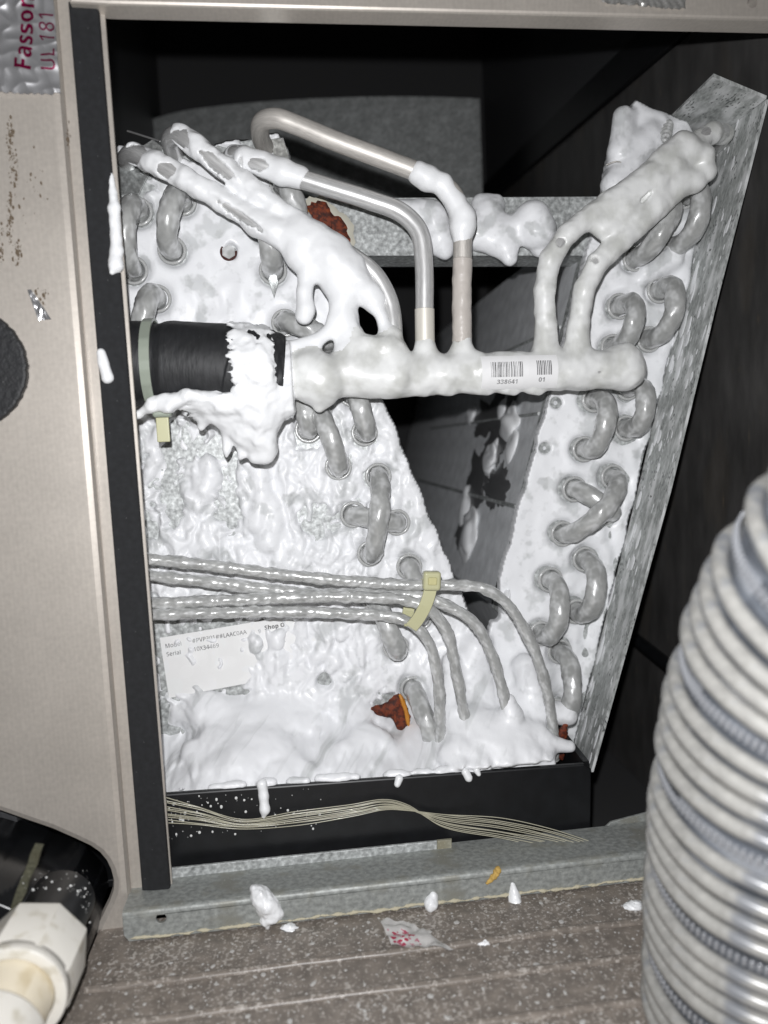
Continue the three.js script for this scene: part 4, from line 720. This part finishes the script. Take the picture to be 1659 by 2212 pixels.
{
  const t = canvasTex(512, 563, (c, w, h) => {            // 2.116 canvas units to the measured unit
    const k = 512 / 242, X = (x) => (x + 130) * k, Y = (y) => (y + 60) * k; c.fillStyle = '#e4e4e6'; c.fillRect(0, 0, w, h); c.fillStyle = '#a01450';
    c.save(); c.translate(X(52), Y(160)); c.rotate(-Math.PI / 2 + 0.13); c.font = 'bold 106px sans-serif'; c.fillText('Fasson', 0, 0); c.restore();
    c.save(); c.translate(X(106), Y(160)); c.rotate(-Math.PI / 2 + 0.03); c.font = '92px sans-serif'; c.fillText('UL 181', 0, 0); c.restore();
  });
  single('foil_tape', wrinkled([[-130, -60], [112, -60], [133, 206], [-110, 200]], 130, 130, 0.0748, 0.0016, 42, 0.0006), std({ map: t, roughness: 0.3, metalness: 0.8 }), 'crinkled silver foil tape printed in magenta on the side panel', 'foil tape');
  single('foil_sliver', wrinkled([[60, 626], [68, 626], [112, 690], [84, 692]], 16, 16, 0.0748, 0.0006, 300, 0.0004), M.foil, 'tiny silver foil sliver stuck above the black disc', 'foil scrap');
  single('foil_strip', wrinkled([[1290, -20], [1480, -12], [1478, 22], [1300, 8]], 50, 14, 0.0758, 0.0009, 160, 0.0008), std({ color: new THREE.Color().setRGB(0.7, 0.69, 0.66), roughness: 0.3, metalness: 0.75 }), 'torn strip of silver foil along the top rail', 'foil scrap');
}
{ // dirt specks and scrapes on the side panel
  const m = std({ color: new THREE.Color().setRGB(0.12, 0.09, 0.06), roughness: 0.9 });
  const list = []; for (const [cx, cy, rx, ry, n] of [[22, 300, 9, 50, 90], [30, 375, 12, 60, 70], [22, 470, 8, 60, 90], [38, 545, 12, 30, 60], [3, 540, 6, 60, 30], [148, 300, 4, 40, 26], [72, 405, 40, 90, 20], [90, 640, 16, 22, 30]]) for (let i = 0; i < n; i++) { const a = rnd() * 6.28, r = rnd() ** 0.8; list.push([cx + rx * r * Math.cos(a), cy + ry * r * Math.sin(a), 0.15 + rnd() * rnd() * 1.1]); }
  const g = new THREE.SphereGeometry(0.00055, 7, 5), im = new THREE.InstancedMesh(g, m, list.length), o = new THREE.Object3D();
  list.forEach(([x, y, s], i) => { o.position.copy(at(x, y, 0.0742)); o.scale.set(s * (0.6 + 0.6 * rnd()), s * 1.6, 0.12); o.rotation.z = (rnd() - 0.5) * 0.5; o.updateMatrix(); im.setMatrixAt(i, o.matrix); });
  im.name = 'dirt_specks'; im.userData = { label: 'brown dirt specks on the beige side panel', category: 'dirt', kind: 'stuff' }; add(im);
}

// ------------------------------------------------------------ drain outlet and white plastic pipe
{
  const pts = [[-150, 1778], [0, 1770], [100, 1802], [180, 1838], [222, 1884], [230, 1930], [216, 2010], [190, 2100], [-150, 2160]];
  const t = thing('drain_outlet', 'black plastic drain outlet block standing through the side panel cutout', 'drain outlet');
  const s = new THREE.Shape(new THREE.CatmullRomCurve3(pts.map(([x, y]) => at(x, y, 0.06)), true, 'catmullrom', 0.12).getPoints(90).map((p) => new THREE.Vector2(p.x, p.y)));
  const g = new THREE.ExtrudeGeometry(s, { depth: 0.042, bevelEnabled: true, bevelThickness: 0.009, bevelSize: 0.007, bevelOffset: -0.006, bevelSegments: 7 }); g.translate(0, 0, 0.06);
  part('block', metre(toCreasedNormals(g, 0.9)), std({ map: T.pan, roughness: 0.26 }), t);
  part('dirty_band', pxSheet([[74, 1826], [92, 1828], [86, 1846], [80, 1870], [64, 1900], [56, 1930], [40, 1960], [28, 2010], [6, 2010], [22, 1962], [34, 1925], [44, 1900], [58, 1868], [64, 1846]], 0.1162, 0.002, 0.0004), std({ map: T.rail, color: new THREE.Color().setRGB(0.24, 0.225, 0.15), roughness: 0.85, bumpMap: T.filmBump, bumpScale: 0.0008 }), t, 'dirty yellowish band');
  const d = new THREE.InstancedMesh(new THREE.SphereGeometry(0.0005, 8, 6), M.foamThin, 120), o = new THREE.Object3D();
  for (let i = 0; i < 120; i++) { const p = at(45 + rnd() * 150, 1880 + rnd() * 120, 0.1162); o.position.copy(p); const k = 0.15 + rnd() ** 4 * 1.3; o.scale.set(k, k, 0.4); o.updateMatrix(); d.setMatrixAt(i, o.matrix); }
  d.name = 'droplets'; d.userData.kind = 'stuff'; add(d, t);
}
{
  const t = thing('drain_pipe', 'white plastic drain pipe with hexagonal adapter beside the black outlet', 'pipe');
  const c = at(88, 2035, 0.128), dir = new THREE.Vector3(-0.02, -0.03, 1).normalize();
  const pt = (d) => c.clone().addScaledVector(dir, d);
  const hex = new THREE.CylinderGeometry(0.0172, 0.0175, 0.027, 8, 1, false); hex.rotateY(0.2);
  const put = (g, d) => { g.applyQuaternion(new THREE.Quaternion().setFromUnitVectors(new THREE.Vector3(0, 1, 0), dir)); const p = pt(d); g.translate(p.x, p.y, p.z); return g; };
  const lathe = (l, seg = 56) => new THREE.LatheGeometry(l.map(([r, y]) => new THREE.Vector2(r, y)), seg);
  part('adapter', metre(toCreasedNormals(put(lathe([[0.012, 0], [0.0172, 0.0005], [0.0182, 0.0022], [0.0184, 0.004], [0.0184, 0.022], [0.0178, 0.0236]], 8).rotateY(0.25), 0), 0.35)), M.pvc, t);
  part('adapter_rim', metre(put(lathe([[0.0136, 0.020], [0.0176, 0.0225], [0.0177, 0.0262], [0.0172, 0.0268], [0.0140, 0.0268], [0.0136, 0.026]]), 0)), M.pvc, t);
  part('pipe', metre(put(new THREE.CylinderGeometry(0.01335, 0.01335, 0.06, 56), 0.05)), M.pvcCream, t);
  part('coupling', metre(put(lathe([[0.0134, 0.043], [0.0166, 0.0432], [0.0172, 0.0445], [0.0172, 0.08], [0.0134, 0.08]]), 0)), M.pvc, t);
  part('nipple', metre(put(new THREE.CylinderGeometry(0.0125, 0.0125, 0.03, 40), -0.01)), M.pan, t);
}

// ------------------------------------------------------------ corrugated hose standing in front on the right
{
  const t = thing('corrugated_hose', 'thick grey corrugated hose with cream ribs standing before the cabinet', 'hose');
  const axis = new THREE.CatmullRomCurve3([[1640, 2900, 0.158], [1640, 2500, 0.163], [1648, 2200, 0.169], [1666, 1950, 0.177], [1694, 1750, 0.187], [1736, 1570, 0.196], [1796, 1425, 0.206], [1872, 1310, 0.217], [1980, 1200, 0.229], [2120, 1110, 0.242]].map(([x, y, z]) => at(x, y, z)), false, 'centripetal');
  const L = axis.getLength(), R = 0.0385, pitch = 0.0075, N = Math.floor(L / pitch);
  const film = std({ map: tex(512, 0.05, (u, v) => { const s = tfbm(u, v, 12, 4, 4), b = tnoise(u, v, 7, 8); return lerp3(shade([84, 88, 94], 1 + 0.55 * s), [158, 161, 166], 0.8 * sm(0.05, 0.5, b)); }), roughness: 0.3, metalness: 0.1, bumpMap: T.filmBump, bumpScale: 0.0006 });
  const rib = std({ map: tex(512, 0.15, (u, v) => lerp3(shade([146, 145, 141], 1 + 0.16 * tfbm(u, v, 40, 3, 5)), [112, 115, 120], 0.8 * sm(0.05, 0.4, tfbm(u, v, 14, 2, 8)))), roughness: 0.26 });
  part('hose_wall', sweep(axis, (s, a, q) => R - 0.0012 + 0.0005 * n3(q.x * 80 + Math.cos(a) * 5, q.y * 80, Math.sin(a) * 5), { seg: 260, rad: 120 }), film, t);
  const up = new THREE.Vector3(0, 1, 0), Z = new THREE.Vector3(0, 0, 1);
  const ringG = new THREE.TorusGeometry(R + 0.0006, 0.0024, 12, 130); { const p = ringG.attributes.position; for (let i = 0; i < p.count; i++) { const a = Math.atan2(p.getY(i), p.getX(i)), w = 1 + 0.004 * n2(Math.cos(a) * 2, Math.sin(a) * 2); p.setXYZ(i, p.getX(i) * w, p.getY(i) * w, p.getZ(i) * 1.05); const u = ringG.attributes.uv; u.setXY(i, u.getX(i) * 0.3, u.getY(i) * 0.015); } }
  metre; const place = (o, s) => { o.position.copy(axis.getPointAt(s)); o.quaternion.setFromUnitVectors(Z, axis.getTangentAt(s)); };
  for (let i = 1; i < N; i++) { if (i % 5 === 3) continue; const o = part('rib', ringG, rib, t); place(o, i * pitch / L); o.scale.setScalar(1 + 0.006 * Math.sin(i * 2.3)); }
  const tooth = new RoundedBoxGeometry(0.0012, 0.001, 0.0032, 2, 0.0004), teeth = [];
  for (let k = 0; k < 120; k++) { const g = tooth.clone(), a = k / 120 * Math.PI * 2; g.translate(0, R + 0.0006, 0); g.rotateZ(a); teeth.push(g); }
  const toothRing = mergeGeometries(teeth);
  for (let i = 3; i < N; i += 5) { const o = stuff(part('toothed_seam', toothRing, std({ color: new THREE.Color().setRGB(0.3, 0.31, 0.33), roughness: 0.28, metalness: 0.2 }), t)); place(o, i * pitch / L); }
}

// ------------------------------------------------------------ blobs of foam that fell elsewhere
function blob(name, list, amp, label, group, freq = 200) {
  const pts = list.map(([x, y, z, r]) => [at(x, y, z), r / 1000]); let lo = [9, 9, 9], hi = [-9, -9, -9];
  for (const [p, r] of pts) ['x', 'y', 'z'].forEach((c, j) => { lo[j] = Math.min(lo[j], p[c] - r - 0.002); hi[j] = Math.max(hi[j], p[c] + r + 0.002); });
  const f = new Field(lo, hi, 0.00045); f.chain(list, 0.002, 1, amp, freq);
  return single(name, f.mesh().get(1), M.foam, label, 'foam', group);
}
blob('foam_blob', [[218, 762, 0.0715, 1.9], [224, 785, 0.0715, 2.1], [232, 815, 0.0715, 2.6]], 0.0003, 'oval white foam blob on the black gasket strip');
blob('foam_run', [[240, 378, 0.0705, 1], [247, 450, 0.0705, 2.3], [252, 540, 0.0705, 2.5], [250, 572, 0.0712, 2.9], [242, 588, 0.0715, 1.3]], 0.0004, 'long white foam run down the post beside the gasket');
blob('foam_drip', [[566, 1694, 0.0555, 2.6], [570, 1720, 0.0565, 2.2], [572, 1748, 0.0575, 2.3], [570, 1763, 0.0575, 1.2]], 0.0003, 'white foam drip hanging over the black pan rim');
blob('foam_blob', [[552, 1920, 0.083, 2.4], [562, 1935, 0.085, 4], [580, 1958, 0.086, 4.8], [592, 1975, 0.0865, 3.6], [575, 1992, 0.0875, 2], [577, 2004, 0.0875, 1]], 0.0012, 'large jagged white foam blob on the sill rail');
blob('foam_blob', [[935, 1935, 0.0855, 2.6], [932, 1952, 0.087, 3], [928, 1962, 0.088, 2]], 0.0009, 'small round white foam blob at the foot of the sill rail');
blob('foam_blob', [[1108, 1910, 0.0855, 1.2], [1110, 1935, 0.0865, 2.4], [1112, 1950, 0.0875, 3.2]], 0.0007, 'teardrop white foam blob below a wet streak on the sill rail');
blob('foam_drip', [[1005, 1668, 0.0555, 2], [1012, 1680, 0.0565, 2]], 0.0003, 'wider of two white foam drips on the pan rim below the bent tubes', 'short drips on the pan rim');
blob('foam_drip', [[1030, 1664, 0.0555, 1.8], [1034, 1672, 0.0565, 1.2]], 0.0003, 'narrower of two white foam drips on the pan rim below the bent tubes', 'short drips on the pan rim');
blob('foam_drip', [[862, 1682, 0.0555, 2], [858, 1694, 0.0565, 1.5]], 0.0003, 'lone short white foam drip on the pan rim below the rust patch', 'short drips on the pan rim');
{ // spatter on the front of the pan
  const n = 110, im = new THREE.InstancedMesh(new THREE.SphereGeometry(0.0005, 8, 6), M.foamThin, n), o = new THREE.Object3D();
  for (let i = 0; i < n; i++) { const px = 365 + rnd() ** 1.6 * 330, py = 1724 + rnd() * 90 - (px - 355) * 0.07; o.position.copy(at(px, py, PZ)); const k = 0.25 + rnd() ** 3 * 1.3; o.scale.set(k, k * (1 + 0.5 * rnd()), 0.35); o.updateMatrix(); im.setMatrixAt(i, o.matrix); }
  im.name = 'spatter'; im.userData.kind = 'stuff'; add(im, pan);
}
{ // droplets all over the shelf
  const n = 1500, im = new THREE.InstancedMesh(new THREE.SphereGeometry(0.001, 8, 6), phys({ color: new THREE.Color().setRGB(0.5, 0.49, 0.47), roughness: 0.4 }), n), o = new THREE.Object3D();
  for (let i = 0; i < n; i++) { const k = 0.2 + 0.7 * Math.pow(rnd(), 6) + 0.22 * rnd(); o.position.set(-0.095 + rnd() * 0.33, YS, 0.088 + rnd() * 0.1); o.scale.set(k * (0.8 + rnd()), 0.22 * k, k * (0.7 + 0.6 * rnd())); o.rotation.y = rnd() * 3; o.updateMatrix(); im.setMatrixAt(i, o.matrix); }
  im.name = 'foam_droplets'; im.userData = { label: 'white foam droplets spattered over the brown ribbed shelf', category: 'foam', kind: 'stuff' }; add(im);
}
for (const [x, y, s, label] of [[625, 2005, 3.6, 'flat white foam fleck on the shelf near the large blob'], [1045, 2035, 3, 'flat white foam fleck on the shelf beyond the foil scrap'], [1370, 1958, 4.5, 'white foam fleck on the shelf against the hose']]) {
  const g = new THREE.SphereGeometry(0.001 * s, 20, 14), v = g.attributes.position, p = atY(x, y, YS);
  for (let i = 0; i < v.count; i++) { const w = 1 + 0.3 * n3(v.getX(i) * 500 + x, v.getY(i) * 500, v.getZ(i) * 500); v.setXYZ(i, v.getX(i) * w, Math.max(0, v.getY(i)) * w * 0.45, v.getZ(i) * w * 0.7); }
  g.computeVertexNormals(); g.translate(p.x, YS, p.z); single('foam_fleck', metre(g), M.foam, label, 'foam');
}
{ // foil scrap lying on the shelf
  const t = canvasTex(256, 256, (c, w, h) => { c.fillStyle = '#cfcdca'; c.fillRect(0, 0, w, h); let s = 11; const r = () => { s = (s * 16807) % 2147483647; return s / 2147483647; }; c.fillStyle = '#a81838'; for (let i = 0; i < 46; i++) { c.globalAlpha = 0.3 + 0.6 * r(); c.beginPath(); c.ellipse(20 + r() * 120, 100 + r() * 130, 2 + r() * 9, 2 + r() * 12, r() * 3, 0, 7); c.fill(); } });
  const q = [[818, 1990], [880, 1992], [980, 2060], [850, 2048]].map(([x, y]) => atY(x, y, YS + 0.001)), pos = [], uv = [], idx = [], n = 24;
  for (let j = 0; j <= n; j++) for (let i = 0; i <= n; i++) { const u = i / n, v = j / n, p = q[3].clone().lerp(q[2], u).lerp(q[0].clone().lerp(q[1], u), v); pos.push(p.x, YS + 0.0018 + 0.0012 * n2(p.x * 110, p.z * 130) + 0.003 * (1 - v) * u * 0.5, p.z); uv.push(u, v); }
  for (let j = 0; j < n; j++) for (let i = 0; i < n; i++) { const a = j * (n + 1) + i, b = a + n + 1; idx.push(a, a + 1, b + 1, a, b + 1, b); }
  const g = new THREE.BufferGeometry(); g.setAttribute('position', new THREE.Float32BufferAttribute(pos, 3)); g.setAttribute('uv', new THREE.Float32BufferAttribute(uv, 2)); g.setIndex(idx); g.computeVertexNormals();
  single('foil_scrap', g, std({ map: t, roughness: 0.4, metalness: 0.35, side: THREE.DoubleSide }), 'torn foil scrap with red specks lying on the shelf', 'foil scrap');
}
{ // orange crumb of corrosion on the sill
  blob; const f = new Field([at(1035, 1900, 0.088).x, at(1060, 1925, 0.088).y, 0.083], [at(1090, 1870, 0.088).x, at(1060, 1865, 0.088).y, 0.092], 0.0004); f.chain([[1075, 1880, 0.0865, 1.6], [1068, 1892, 0.0866, 1], [1052, 1908, 0.0866, 0.7]], 0.001, 1, 0.0008, 500);
  const g = f.mesh().get(1); if (g) single('corrosion_crumb', g, std({ color: new THREE.Color().setRGB(0.55, 0.36, 0.1), roughness: 0.8 }), 'small orange corrosion crumb on the sill rail', 'corrosion');
}
renderer.render(scene, camera);
